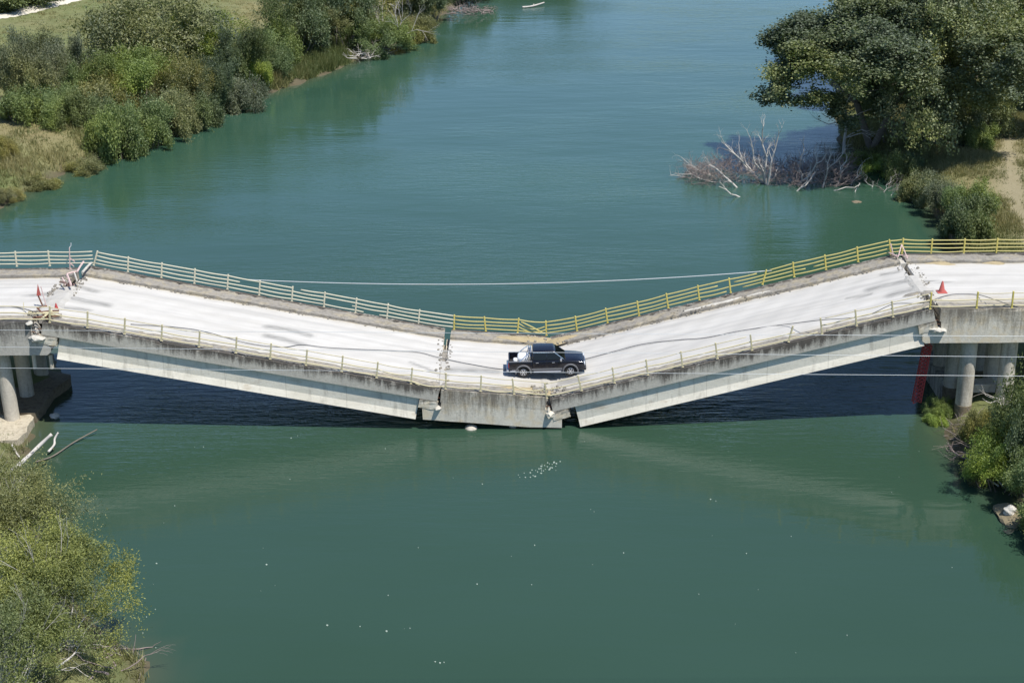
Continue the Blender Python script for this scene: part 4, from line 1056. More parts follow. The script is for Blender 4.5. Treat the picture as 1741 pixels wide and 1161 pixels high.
def make_proto(key, seed, stems, length, rad, depth, per, sigma, size, spread=0.6, up=0.15, ratio=0.72, nk=(3, 4), aspect=0.5, fan=0.5, trunk_h=0, wob_=0.12, vert=0.0, minr=0.012, smooth_tone=True, base=0.15, lv_=(.85, 1.1)):
    rg = random.Random(seed); nr_ = np.random.default_rng(seed); segs, tips = [], []
    for s_ in range(stems):
        a = 2*math.pi*(s_+rg.uniform(-.3, .3))/stems
        if stems == 1: d = Vector((rg.gauss(0, .05), rg.gauss(0, .05), 1)); p0 = Vector((0, 0, 0))
        else: d = Vector((math.cos(a)*fan*rg.uniform(.4, 1.2), math.sin(a)*fan*rg.uniform(.4, 1.2), 1)); p0 = Vector((math.cos(a)*base*rg.uniform(.2, 1), math.sin(a)*base*rg.uniform(.2, 1), 0))
        if stems > 1: segs.append((Vector((0, 0, -.12)), p0, rad*1.3, rad*1.1, 0))
        if trunk_h:
            q = p0+d.normalized()*trunk_h; segs.append((p0, q, rad*1.25, rad, 0)); p0 = q
        grow(rg, p0, d, length*rg.uniform(*lv_), rad, depth, spread, nk, ratio, up, wob_, segs, tips)
    bv, bf = branch_arrays(segs, 6, minr); bm_ = mesh_np('stem', bv, bf, True)
    C_ = np.array([tuple(t[0]) for t in tips])
    cr = None
    if smooth_tone: cr = np.clip(0.5+0.38*np.sin(C_[:, 0]*1.1+seed)*np.cos(C_[:, 1]*0.9+seed*2)+0.3*np.sin(C_[:, 2]*1.4)+nr_.normal(0, .16, len(C_)), 0, 1)
    lv, lf_, rv = leaves(nr_, C_, per, sigma, size, aspect, crnd=cr, vert=vert)
    cc = lv.reshape(-1, 4, 3).mean(1); hv = 0.5+0.38*np.sin(cc[:, 0]*0.9+seed*1.3)*np.cos(cc[:, 1]*0.8+seed)+0.25*np.sin(cc[:, 2]*1.1+cc[:, 0]*.5+seed)
    m_ = mesh_np('crown', lv, lf_, False, dict(rnd=rv, hue=np.repeat(np.clip(hv+nr_.normal(0, .08, len(cc)), 0, 1), 4)))
    lo, hi = lv.min(0), lv.max(0); q5, q95 = np.percentile(lv, 2, 0), np.percentile(lv, 98, 0)
    PROTO[key] = (bm_, m_, (q95[0]-q5[0]+q95[1]-q5[1])/2, q95[2], (q5[0]+q95[0])/2)

for i in range(4):
    make_proto('shrub%d' % i, 11+i, 13, 1.15, 0.035, 3, 11, (.13, .13, .12), 0.11, spread=0.62, up=0.16, fan=0.55+0.12*i, aspect=0.42, ratio=0.76, wob_=0.18, base=1.1, lv_=(.5, 1.25))
for i in range(3):
    make_proto('spiky%d' % i, 31+i, 15, 1.3, 0.03, 3, 10, (.08, .08, .18), 0.13, spread=0.40, up=0.32, fan=0.5, aspect=0.28, vert=1.2, ratio=0.74, wob_=0.15, base=.9, lv_=(.5, 1.25))
for i in range(3):
    make_proto('low%d' % i, 51+i, 15, 0.55, 0.02, 3, 9, (.11, .11, .11), 0.085, spread=0.7, up=0.16, fan=0.9, aspect=0.40, wob_=0.22, base=.8, lv_=(.4, 1.35))
for i in range(3):
    make_proto('tree%d' % i, 71+i, 1, 3.4, 0.18, 5, 10, (.22, .22, .18), 0.17, spread=0.72, up=0.06, nk=(3, 4), ratio=0.72, trunk_h=1.0, aspect=0.7)
for i in range(3):
    make_proto('poplar%d' % i, 91+i, 2+i % 2, 2.9, 0.13, 5, (26, 18, 26)[i], (.16, .16, .13), 0.112, spread=0.86, up=(0.10, .03, .03)[i], nk=(3, 3), ratio=0.74, aspect=0.75, fan=0.35, wob_=0.18, trunk_h=(3.0, 0.3, .5)[i])
def plant(name, key, x, y, w_, h_, tint, label, cat, group=None, rz=None, sink=0.1, depth=None, z=None):
    bm_, cm, pw, ph, cx = PROTO[key]
    root = empty(name, (x, y, (hz(x, y) if z is None else z)-sink), label, cat, group)
    root.rotation_euler = (0, 0, rz if rz is not None else (x*1.7+y*0.9) % 6.28)
    root.scale = (w_/pw, (depth or w_)/pw, (h_+sink)/ph)
    for nm, me, m_ in (('trunk' if key.startswith('tree') else 'stem', bm_, MAT['bark']), ('crown', cm, MAT['leaf'])):
        o = bpy.data.objects.new(nm, me); COL.objects.link(o); o.parent = root
        if not me.materials: me.materials.append(m_)
        if nm == 'crown': o.color = (*tint, 1)
    return root
def at(px, py):
    p = onZ(px, py, WZ+1.6)
    for _ in range(4): p = onZ(px, py, hz(p.x, p.y))
    return p
GREY = (1.08, 1.06, 1.08); DARK = (0.80, 0.90, 0.76); MID = (1.05, 1.20, 0.78); LIME = (1.35, 1.50, 0.62); OLIVE = (1.25, 1.10, 0.75); PALE = (1.45, 1.35, 1.35)
LG = 'riverside shrubs and trees on the far left bank'
# (base px, base py, width px, height px, prototype, tint, name, label)
BL = [
 (268, 128, 215, 140, 'shrub0', GREY, 'large_shrub', 'biggest grey-green rounded bush on the left bank, near the gravel path'),
 (345, 118, 110, 88, 'shrub1', LIME, 'shrub', 'bright yellow-green shrub leaning out right of the biggest grey bush'),
 (412, 150, 80, 108, 'spiky0', DARK, 'shrub', 'dark pointed shrub between the yellow-green shrub and the lush reed bank'),
 (16, 188, 90, 118, 'spiky1', GREY, 'shrub', 'tall dark grey willow shrub at the left edge of the bank'),
 (70, 190, 90, 112, 'shrub2', PALE, 'shrub', 'pale silvery shrub second from the left edge'),
 (116, 182, 80, 116, 'spiky0', GREY, 'shrub', 'slim upright grey-green shrub beside the pale silvery one'),
 (150, 190, 90, 92, 'shrub1', MID, 'shrub', 'mid green shrub in the dip between the slim grey shrub and the lime one'),
 (48, 206, 90, 50, 'low1', MID, 'shrub', 'low green undergrowth beneath the pale silvery shrub near the left edge'),
 (100, 208, 84, 50, 'low2', MID, 'shrub', 'low green undergrowth beneath the slim grey-green shrub'),
 (150, 214, 84, 56, 'low0', DARK, 'shrub', 'dark low shrub just above the dry straw bank'),
 (300, 132, 90, 56, 'low1', MID, 'shrub', 'green undergrowth along the foot of the biggest grey bush'),
 (455, 128, 64, 48, 'low2', MID, 'shrub', 'rounded green shrub above the reeds of the muddy point'),
 (235, 182, 125, 88, 'shrub2', LIME, 'shrub', 'low lime green spreading shrub below the biggest grey bush'),
 (180, 200, 110, 70, 'low0', OLIVE, 'shrub', 'olive shrub behind the reddish dry patch of bank'),
 (315, 188, 100, 98, 'shrub0', OLIVE, 'shrub', 'thin brownish grey shrub below the lime one near the water'),
 (365, 178, 88, 92, 'spiky1', DARK, 'shrub', 'dark narrow shrub at the waterline left of the sandy notch'),
 (195, 248, 95, 84, 'low1', MID, 'shrub', 'fresh green shrub hanging over the waterline beside the dry grass bank'),
 (245, 232, 90, 78, 'low2', MID, 'shrub', 'round green shrub at the waterline below the olive one'),
 (292, 212, 90, 74, 'low0', GREY, 'shrub', 'greyish low shrub dipping its edge in the river'),
 (336, 196, 76, 60, 'low1', DARK, 'shrub', 'small dark shrub at the water between grey shrub and sandy notch'),
 (402, 168, 76, 62, 'low2', GREY, 'shrub', 'blue-grey low shrub right of the sandy notch at the waterline'),
 (142, 270, 60, 34, 'low2', OLIVE, 'shrub', 'low olive scrub at the foot of the dry straw bank'),
 (72, 300, 60, 20, 'low1', OLIVE, 'shrub', 'thin scrub on the shore left of the bridge end'),
 (6, 268, 50, 34, 'low0', (1.45, 1.2, .85), 'shrub', 'straw coloured bush on the bank at the left edge'),
 (8, 322, 44, 22, 'low2', (1.45, 1.2, .85), 'shrub', 'dry yellowish scrub right at the left edge of the river'),
 (20, 8, 150, 34, 'low1', DARK, 'hedge', 'dark green scrub beyond the gravel path in the far left corner'),
 (95, -14, 120, 30, 'low2', DARK, 'hedge', 'dark scrub behind the gravel path, right of the corner scrub'),
 (505, 92, 100, 110, 'shrub1', DARK, 'tree', 'dark leafy tree with a silver green lower side, right of the straw meadow'),
 (470, 108, 90, 62, 'low0', MID, 'shrub', 'lush green shrub between the straw meadow and the driftwood'),
 (530, 84, 80, 66, 'spiky0', PALE, 'shrub', 'silvery green shrub just above the long driftwood log'),
 (578, 74, 115, 108, 'shrub2', DARK, 'tree', 'dense dark tree behind the driftwood log'),
 (640, 76, 110, 60, 'shrub0', MID, 'shrub', 'green willow shrub overhanging the water right of the driftwood brush'),
 (612, 60, 110, 90, 'shrub1', OLIVE, 'tree', 'olive tree among the bare grey branches at the top left'),
 (706, 58, 66, 46, 'low2', OLIVE, 'shrub', 'small light green willow shrub at the tip of the point'),
 (722, 38, 80, 70, 'spiky1', DARK, 'tree', 'dark grey-green tree at the point by the brushwood islet'),
 (690, 18, 120, 60, 'shrub0', GREY, 'tree', 'grey-green tree at the top edge behind the bare branches'),
 (780, -6, 130, 60, 'shrub2', DARK, 'tree', 'dark tree at the top edge beyond the brushwood islet'),
 (880, -40, 190, 90, 'shrub1', DARK, 'tree', 'farthest dark tree on the left shore, beyond the white drifting log'),
 (560, 0, 110, 80, 'shrub0', OLIVE, 'tree', 'olive tree at the top edge behind the dark leafy tree'),
 (432, 138, 60, 40, 'low0', LIME, 'shrub', 'bright low bush on the lush green slope above the muddy shore'),
]
TURN = {}
def place(L_, group):
    for (px, py, wp, hp, key, tint, nm, lab) in L_:
        p = at(px, py); zc = (np.array(p)-CAM)@fw; sc = F/zc
        cat = {'large_shrub': 'shrub', 'shrub': 'shrub', 'hedge': 'hedge', 'tree': 'tree'}[nm]
        plant(nm, key, p.x, p.y, wp/sc, hp/sc/0.93*0.94, tint, lab, cat, group, rz=(TURN.get(0) if lab.startswith('big dark poplar') else None))
place(BL, LG)
BRT = [
 (1482, 244, 320, 265, 'poplar0', (0.98, 1.03, 0.98), 'tree', 'big dark poplar whose crown leans out over the river above the bleached snags'),
 (1590, 244, 250, 300, 'poplar1', (1.32, 1.32, 1.24), 'tree', 'broad olive grey poplar in the middle of the right bank grove'),
 (1685, 228, 230, 240, 'poplar2', (1.32, 1.32, 1.24), 'tree', 'poplar at the right edge standing by the dirt track'),
 (1500, 110, 250, 230, 'poplar1', (0.85, 0.92, 0.80), 'tree', 'poplar at the back left of the right bank grove, crown cut by the top edge'),
 (1560, 130, 300, 260, 'poplar2', (1.32, 1.32, 1.24), 'tree', 'poplar standing behind the middle of the right grove'),
 (1690, 90, 300, 280, 'poplar0', (1.0, 1.0, 1.0), 'tree', 'rear poplar at the top right corner of the grove'),
 (1800, 190, 260, 280, 'poplar1', (1.0, 1.03, 0.95), 'tree', 'poplar just past the right edge, only branches showing'),
 (1535, 236, 150, 130, 'shrub3', (0.7, 0.75, 0.65), 'tree', 'young dark sapling filling the shade between the first two trunks of the grove'),
 (1640, 240, 130, 110, 'shrub0', (0.95, 0.98, 0.88), 'tree', 'leafy young growth under the middle and right poplars of the grove'),
]
def best_turn(key, px, py, wp_, hp, left):
    p = at(px, py); bm_, cm, pw_, ph, cx = PROTO[key]; sc = F/((np.array(p)-CAM)@fw)
    co = np.empty(len(cm.vertices)*3, np.float32); cm.vertices.foreach_get('co', co); co = co.reshape(-1, 3)[::97]*np.array([wp_/sc/pw_, wp_/sc/pw_, (hp/sc/.93*.94+.1)/ph])
    best = None
    for k in range(36):
        a = k*math.pi/18; q = np.stack([co[:, 0]*math.cos(a)-co[:, 1]*math.sin(a), co[:, 0]*math.sin(a)+co[:, 1]*math.cos(a), co[:, 2]], 1)+np.array(p)
        d = q-CAM; X_ = 870.5+F*(d@rt)/(d@fw); e = abs(np.percentile(X_, 1.5)-left)
        if best is None or e < best[0]: best = (e, a)
    return best[1]
TURN = {0: best_turn('poplar0', 1482, 243, 320, 265, 1312)}
BRT[0] = (1482, 243, 320, 265)+BRT[0][4:]
place(BRT, 'poplars of the right bank grove')
BRS = [
 (1468, 276, 80, 24, 'low1', (1.6, 1.7, .95), 'shrub', 'pale yellow-green reed patch at the foot of the dead standing tree'),
 (1505, 280, 60, 26, 'low2', (1.7, 2.0, .9), 'shrub', 'second pale green reed patch, where the right shore turns'),
 (1530, 306, 70, 46, 'low0', DARK, 'shrub', 'dark bush on the undercut shore next to the pale reeds'),
 (1568, 332, 76, 52, 'low1', GREY, 'shrub', 'grey-green bush halfway down the undercut right shore'),
 (1600, 356, 60, 44, 'low2', GREY, 'shrub', 'small grey bush above the brown shallows'),
 (1640, 372, 80, 56, 'low0', MID, 'shrub', 'fresh green bush on the right shore above the railing'),
 (1645, 408, 90, 66, 'low1', DARK, 'shrub', 'dark round bush just behind the yellow railing at the right joint'),
 (1660, 252, 60, 34, 'low1', MID, 'shrub', 'dark weedy clump on the straw slope below the grove'),
 (1590, 228, 90, 60, 'shrub2', DARK, 'shrub', 'shaded undergrowth between the trunks of the grove'),
]
place(BRS, 'bushes on the right shore behind the bridge')
BNR = [
 (1594, 712, 44, 36, 'shrub0', (1.2, 1.4, .8), 'shrub', 'thin leafy sapling leaning over the water at the foot of the right pier'),
 (1592, 724, 46, 22, 'low1', (1.5, 1.8, .8), 'shrub', 'light green leaves low over the water below the thin sapling'),
 (1664, 804, 50, 28, 'low2', OLIVE, 'shrub', 'sparse weeds at the edge of the shallows left of the lime bush'),
 (1704, 820, 105, 96, 'shrub1', (1.25, 1.5, .55), 'shrub', 'lime green bush on the near right shore below the columns'),
 (1732, 778, 100, 106, 'shrub2', (.85, 1.0, .7), 'shrub', 'dark green bush in front of the second round column'),
 (1752, 800, 120, 175, 'shrub0', DARK, 'tree', 'tall dark bush at the right edge reaching up to the bridge columns'),
 (1765, 842, 120, 90, 'shrub2', MID, 'shrub', 'mid green bush at the right edge above the submerged rock'),
 (1665, 745, 60, 50, 'low0', OLIVE, 'shrub', 'brown leafy brush against the base of the first column'),
 (1800, 930, 130, 90, 'shrub1', MID, 'shrub', 'bush just past the right edge beside the rock'),
]
place(BNR, 'bushes on the near right shore')
# trees farther off, mostly above the frame: they stand in the river's reflections and close the view
FT = []
rg = random.Random(77)
for i in range(46):
    t = i/45
    side_ = i % 2
    S_ = LS if side_ == 0 else RS
    k = 1+ (i//2) % 4; a, b = S_[k], S_[k+1]; u = rg.random()
    x = a[0]+(b[0]-a[0])*u; y = a[1]+(b[1]-a[1])*u
    off = rg.uniform(5, 22)*(-1 if side_ == 0 else 1); x += off; y -= abs(off)*0.1
    if y < 205 or float(sdist(np.array([x]), np.array([y]))[0]) < 4: continue
    FT.append((x, y))
gfar = 'distant riverside trees above the top edge'
for i, (x, y) in enumerate(FT):
    plant('tree', 'tree%d' % (i % 3), x, y, rg.uniform(11, 16), rg.uniform(11, 16), (0.7, 0.8, 0.62), 'one of the riverside poplars far upstream beyond the top edge of the picture', 'tree', gfar)

# big willow bush at the lower left
def willow(label, cx, cy, w_, h_, seed, tint, stems, per, bare=0.3, size=0.115, rake=(0.25, 0.1)):
    rg = random.Random(seed); nr_ = np.random.default_rng(seed); segs, tips = [], []
    for s_ in range(stems):
        a = 2*math.pi*s_/stems+rg.uniform(-.3, .3); f_ = rg.uniform(0.25, 1.15)
        d = Vector((math.cos(a)*f_+rake[0], math.sin(a)*f_+rake[1], 1.15))
        grow(rg, Vector((math.cos(a)*.3, math.sin(a)*.3, 0)), d, 1.5, 0.05, 4, 0.48, (2, 3), 0.74, 0.10, 0.11, segs, tips)
    P_ = np.array([tuple(t[0]) for t in tips]); lo, hi = np.percentile(P_, 3, 0), np.percentile(P_, 97, 0)
    sc = np.array([w_/(hi[0]-lo[0]), w_/(hi[1]-lo[1]), h_/hi[2]])
    f = lambda v: Vector((v.x*sc[0], v.y*sc[1], v.z*sc[2]))
    segs = [(f(a), f(b), r0_, r1_, l) for a, b, r0_, r1_, l in segs]
    z = hz(cx, cy)-0.2; root = empty('willow_bush', (cx, cy, z), label, 'willow bush')
    bv, bf = branch_arrays(segs, 4, 0.004)
    o = bpy.data.objects.new('stem', mesh_np('stem', bv, bf, True)); COL.objects.link(o); o.parent = root; o.data.materials.append(MAT['dead'])
    P_ = P_*sc
    bs, bt = [], []
    for k in range(10):
        a = rg.uniform(0, 6.28); d = Vector((math.cos(a)*.55+rake[0]*.5, math.sin(a)*.5-.3, rg.uniform(.9, 1.5)))
        grow(rg, Vector((rg.uniform(-.6, .6), rg.uniform(-.6, .6), h_*.25)), d, h_*rg.uniform(.38, .58), .034, 2, .34, (2, 3), .62, .12, .12, bs, bt)
    bv, bf = branch_arrays(bs, 4); o = bpy.data.objects.new('bare_twigs', mesh_np('bare_twigs', bv, bf, True)); COL.objects.link(o); o.parent = root; o.data.materials.append(MAT['dead'])
    dens = 0.5+0.5*np.sin(P_[:, 0]*0.9+1)*np.cos(P_[:, 1]*0.8)*1.0+0.25*np.sin(P_[:, 2]*1.7)
    keepm = nr_.uniform(0, 1, len(P_)) < np.clip(dens+0.45-bare*0.3, 0.25, 1)
    P_ = P_[keepm]; tone = np.clip(0.45+0.4*np.sin(P_[:, 0]*0.8+.5)*np.cos(P_[:, 2]*0.9)+nr_.normal(0, .15, len(P_)), 0, 1)
    lv, lf_, rv = leaves(nr_, P_, per, (.17, .17, .15), size, 0.36, crnd=tone, vert=0.4)

    cc = lv.reshape(-1, 4, 3).mean(1); hv = 0.5+0.4*np.sin(cc[:, 0]*0.8+seed)*np.cos(cc[:, 2]*1.0)+nr_.normal(0, .12, len(cc))
    o = bpy.data.objects.new('crown', mesh_np('crown', lv, lf_, False, dict(rnd=rv, hue=np.repeat(np.clip(hv, 0, 1), 4)))); COL.objects.link(o); o.parent = root
    o.data.materials.append(MAT['leaf']); o.color = (*tint, 1); return root
def wp(px, py): return onZ(px, py, WZ+1)
for lab, (a, b), w_, h_, sd_, tint, st, per, bare in (
    ('upper yellow-green willow bush leaning over the river at the lower left', (10, 992), 5.8, 5.2, 5, (1.55, 1.42, 1.02), 16, 10, .3),
    ('lower willow bush with bright yellow-green leaves reaching farthest right over the water', (106, 1096), 4.8, 4.8, 8, (1.7, 1.62, 0.85), 15, 12, .3),
    ('green willow bush in the bottom left corner behind the bare twigs', (5, 1200), 5.6, 4.2, 9, (1.35, 1.4, 1.05), 12, 10, .3),
    ('thin, almost leafless grey willow at the left edge below the pale footing', (-25, 878), 3.8, 2.8, 10, (1.1, 1.05, 0.8), 9, 3, .9)):
    willow(lab, wp(a, b).x, wp(a, b).y, w_, h_, sd_, tint, st, per, bare=bare, size=0.10, rake=(0.12, 0.05))

# ---------------------------------------------------------------- dead trees and driftwood
def dead_obj(name, label, cat, base, segs, material, group=None, minr=0.0, twigs=None):
    root = empty(name, base, label, cat, group)
    bv, bf = branch_arrays(segs, 5, minr); o = bpy.data.objects.new('branches', mesh_np('branches', bv, bf, True)); COL.objects.link(o)
    o.data.materials.append(material); o.parent = root; o.matrix_parent_inverse = Matrix.Translation(-Vector(base))
    if twigs:
        bv, bf = branch_arrays(twigs, 3); o = bpy.data.objects.new('fine_twigs', mesh_np('fine_twigs', bv, bf, True)); COL.objects.link(o)
        o.data.materials.append(MAT['twig']); o.parent = root; o.matrix_parent_inverse = Matrix.Translation(-Vector(base))
    return root
# standing dead tree
b_ = at(1434, 262); b_ = Vector(b_); rg = random.Random(21)
segs, tips = [], []
tr_pts = [(1434, 262), (1436, 235), (1441, 205), (1436, 180), (1428, 160), (1418, 145)]
P_ = [onY(a, b, b_.y) for a, b in tr_pts]
for i in range(len(P_)-1): segs.append((P_[i], P_[i+1], 0.15-0.02*i, 0.13-0.02*i, 0))
for i, dx, dz, ln in ((2, -1.0, 0.15, 2.0), (2, 0.9, 0.8, 1.8), (1, 0.9, 0.5, 1.6), (3, 0.6, 0.9, 1.6), (4, -0.5, 0.9, 1.4), (3, -0.7, 0.8, 1.3), (4, 0.7, 0.9, 1.5), (1, 1.0, 0.25, 1.5), (5, 0.3, 1, 1.0), (5, -0.7, .6, 1.0)):
    grow(rg, P_[i], Vector((dx, rg.uniform(-.6, .4), dz)), ln, 0.06, 2, 0.6, (2, 2), 0.7, 0.1, 0.13, segs, tips)
dead_obj('dead_tree', 'bare bleached dead tree standing in front of the dark poplar', 'dead tree', b_, segs, MAT['dead'])
# bleached snags lying in the water
def snag(label, items, seed, ntw, box, group='bleached snags in the water by the right bank'):
    rg = random.Random(seed); segs, tips = [], []; base = None
    for (a, b_2, rad, ln, nb) in items:
        rad *= 1.35
        p = onZ(a[0], a[1], WZ-0.15)
        if base is None: base = Vector(p)
        q = onY(b_2[0], b_2[1], p.y+rg.uniform(-.6, 0.6))
        k = 4; prev = Vector(p); r_ = rad
        for i in range(1, k+1):
            c = Vector(p).lerp(Vector(q), i/k)+Vector((rg.gauss(0, .12), rg.gauss(0, .2), rg.gauss(0, .10))); segs.append((prev, c, r_, r_*.8, 0)); prev = c; r_ *= .8
            for j in range(nb):
                d = (Vector(q)-Vector(p)).normalized()+Vector((rg.gauss(0, .55), rg.gauss(0, .5), abs(rg.gauss(0, .45))+.15))
                grow(rg, c, d, ln*rg.uniform(.6, 1.1), r_*0.65, 2, 0.6, (2, 2), 0.72, 0.10, 0.15, segs, tips)
    tw = []; t2 = []
    for i in range(ntw):
        px_, py_ = rg.uniform(*box[0]), rg.uniform(*box[1]); p = onZ(px_, py_, WZ-0.05)
        hgt = box[2]*(0.35+0.65*rg.random())*(1-0.5*abs((px_-(box[0][0]+box[0][1])/2)/((box[0][1]-box[0][0])/2))**2)
        p.z += rg.uniform(0, hgt*0.7)
        grow(rg, Vector(p), Vector((rg.gauss(0, .8), rg.gauss(0, .7), rg.uniform(-.1, 1))), rg.uniform(.5, 1.1), 0.022, 1, 0.7, (2, 3), 0.7, 0.05, 0.2, tw, t2)
    return dead_obj('dead_branches', label, 'driftwood', base, segs, MAT['dead'], group, twigs=tw)
snag('wide fan of bleached dead branches in the water, left of the standing dead tree',
     [((1303, 316), (1298, 222), .10, .8, 2), ((1300, 314), (1235, 245), .09, .8, 2), ((1304, 318), (1325, 232), .08, .7, 2), ((1298, 312), (1250, 262), .08, .7, 2),
      ((1255, 322), (1205, 280), .07, .6, 1), ((1218, 300), (1180, 290), .05, .6, 2), ((1306, 312), (1345, 270), .05, .5, 1), ((1230, 312), (1160, 296), .04, .6, 1), ((1302, 315), (1272, 235), .07, .7, 2)],
     3, 620, ((1170, 1345), (285, 318), 2.4))
snag('tangle of reddish dead twigs and grey branches touching the right shore',
     [((1352, 312), (1364, 255), .07, .7, 2), ((1354, 318), (1400, 272), .08, .7, 2), ((1375, 312), (1432, 262), .07, .7, 2), ((1398, 322), (1412, 262), .06, .6, 2), ((1420, 320), (1437, 275), .06, .6, 2), ((1352, 328), (1385, 300), .05, .6, 1), ((1446, 318), (1464, 285), .04, .6, 1)],
     6, 620, ((1345, 1450), (285, 322), 2.8))
snag('single forked grey branch lying flat on the water below the wide fan', [((1262, 338), (1222, 318), .06, .4, 0), ((1240, 328), (1225, 310), .035, .3, 1)], 9, 0, ((0, 1), (0, 1), 1))
snag('thin pale branch lying on the water just right of the reddish tangle', [((1410, 326), (1464, 312), .05, .4, 0), ((1452, 330), (1464, 315), .03, .3, 0)], 12, 0, ((0, 1), (0, 1), 1))
snag('sparse submerged twigs at the far left tip of the snags', [((1220, 302), (1165, 280), .035, .5, 1), ((1200, 306), (1140, 298), .03, .5, 1), ((1225, 306), (1160, 270), .03, .6, 1)], 13, 30, ((1150, 1220), (296, 304), .6))
snag('thin twigs standing in the shallows below the dark shore bushes', [((1500, 330), (1515, 305), .025, .4, 1), ((1512, 336), (1530, 318), .025, .4, 1), ((1480, 322), (1470, 300), .025, .4, 1)], 15, 14, ((1490, 1530), (318, 330), .5))

def log(label, pts_, rad, m='dead', z=None, group=None, name='driftwood_log', ends=(1, .7)):
    P2 = []
    for i, q in enumerate(pts_):
        p = onZ(q[0], q[1], WZ+(q[2] if len(q) > 2 else 0.08)); P2.append(Vector(p))
    P3 = crom(P2, 5); rr = [rad*(ends[0]+(ends[1]-ends[0])*i/(len(P3)-1))*(1+0.08*math.sin(i*1.3)) for i in range(len(P3))]
    mb = MB(); mb.tube(P3, rr, 7)
    if rad > 0.09:
        q = P3[len(P3)//2]; mb.tube([q, q+Vector((0.3, 0.2, 0.35))*rad*6], [rad*.5, rad*.3], 5)
    o = mb.build(name, MAT[m], smooth=True); tag(o, label, 'driftwood', group); return o
log('long bleached driftwood log on the left shore below the dark trees', [(535, 103, .6), (555, 92, .8), (575, 84, .9), (592, 80, .8)], 0.17)
log('thin pale stick lying on the muddy shore left of the long log', [(508, 124, .25), (530, 118, .3), (545, 113, .4)], 0.12)
log('white forked log drifting alone near the top of the river', [(888, 13, .1), (905, 11, .15), (925, 5, .3)], 0.13)
log('thick pale bough slanting up from the lower left bushes', [(0, 812, 1.3), (32, 790, 1.2), (62, 762, 1.4), (88, 738, 2.0)], 0.11, ends=(1.0, .8))
log('crooked peeled stick beside the thick pale bough', [(82, 768, .2), (92, 756, .4), (93, 746, .6), (99, 735, .9)], 0.07)
log('long thin dark stick floating off the lower left bushes', [(60, 785, .1), (90, 775, .1), (125, 752, .12), (165, 730, .25)], 0.045, m='bark')
log('short pale stick by the pale footing on the left', [(20, 756, .4), (28, 770, .3), (34, 778, .2)], 0.06)
log('long peeled pole leaning on the near right shore below the lime bush', [(1645, 785, .35), (1668, 805, .3), (1698, 826, .15)], 0.06)
log('shorter peeled pole crossing behind the long one on the near right shore', [(1650, 781, .6), (1680, 800, .5), (1705, 826, .15)], 0.05)
log('pale stick standing out of the bushes at the right edge', [(1716, 780, 1.0), (1724, 795, .6), (1733, 812, .3)], 0.06)
log('thin grey stick under water near the bottom left twigs', [(234, 1161, .02), (240, 1140, .05), (248, 1118, .1)], 0.05, m='bark')
def brush(label, box, n, hgt, seed, m='dead', cat='brushwood', name='brush_pile'):
    rg = random.Random(seed); segs, tips = [], []
    for i in range(n):
        px_, py_ = rg.uniform(*box[0]), rg.uniform(*box[1]); e = 1-((px_-sum(box[0])/2)/((box[0][1]-box[0][0])/2))**2
        p = onZ(px_, py_, WZ+rg.uniform(0.0, hgt)*max(.15, e)); a = rg.gauss(0, .5)+(0 if rg.random() < .7 else 1.2)
        grow(rg, Vector(p), Vector((math.cos(a)*rg.choice((-1, 1)), math.sin(a), rg.uniform(-.1, .35))), rg.uniform(.5, 1.4), rg.uniform(.02, .07), 1 if i % 3 else 2, 0.6, (2, 2), .7, 0, .15, segs, tips)
    p = onZ(sum(box[0])/2, sum(box[1])/2, WZ); root = empty(name, p, label, cat)
    bv, bf = branch_arrays(segs, 4); o = bpy.data.objects.new('branches', mesh_np('branches', bv, bf, True)); COL.objects.link(o); o.data.materials.append(MAT[m])
    o.parent = root; o.matrix_parent_inverse = Matrix.Translation(-Vector(p)); return root
brush('heap of grey brushwood at the end of the long driftwood log', ((575, 648), (84, 100)), 90, 1.0, 4)
brush('brushwood islet with pale forked ends at the tip of the left point', ((762, 836), (12, 24)), 90, 0.8, 5, m='twig')
brush('bare pale twigs over the water at the bottom left below the willow', ((120, 225), (1100, 1150)), 26, 1.1, 6, m='twig')
brush('bare silvery branches arching in the bottom left corner', ((60, 130), (1080, 1145)), 26, 2.6, 16)
brush('tangled brown roots and brush round the foot of the first round column', ((1640, 1710), (715, 790)), 70, 0.8, 7, m='twig')
brush('pale dead branches propped between the two round columns', ((1690, 1722), (668, 700)), 26, 2.6, 8)
# bare grey tree at the top left
segs, tips = [], []; rg = random.Random(5); b_ = at(668, 74)
for s_ in range(6): grow(rg, Vector(b_), Vector((rg.gauss(0, .55), rg.gauss(0, .4), 1)), 2.6, .10, 4, .5, (2, 3), .72, .1, .12, segs, tips)
dead_obj('bare_tree', 'bare grey branched tree between the willow shrub and the dark tree at the top left', 'dead tree', b_, segs, MAT['dead'], minr=.006)

# rocks
def rock(label, px, py, size, m, z=0.0, seed=0):
    c = onZ(px, py, WZ+z); rg = random.Random(seed); bm = bmesh.new(); bmesh.ops.create_icosphere(bm, subdivisions=3, radius=1)
    ph = [rg.uniform(0, 6) for _ in range(4)]
    for v in bm.verts:
        k = 1+.22*math.sin(v.co.x*2.3+ph[0])+.18*math.cos(v.co.y*2.9+ph[1])+.12*math.sin(v.co.z*5+v.co.x*4+ph[2])+rg.uniform(-.035, .035)
        v.co = Vector((v.co.x*size[0]*k, v.co.y*size[1]*k, v.co.z*size[2]*k))+Vector(c)
    me = bpy.data.meshes.new('rock'); bm.to_mesh(me); bm.free(); o = link('rock', me, m); tag(o, label, 'rock'); return o
rock('brown half-submerged rock off the near right shore', 1713, 879, (0.72, 0.85, 0.42), MAT['rock'], -0.05, 3)
rock('small white-topped stone resting on the brown half-submerged rock', 1716, 868, (0.30, 0.30, 0.22), MAT['pale'], 0.42, 4)
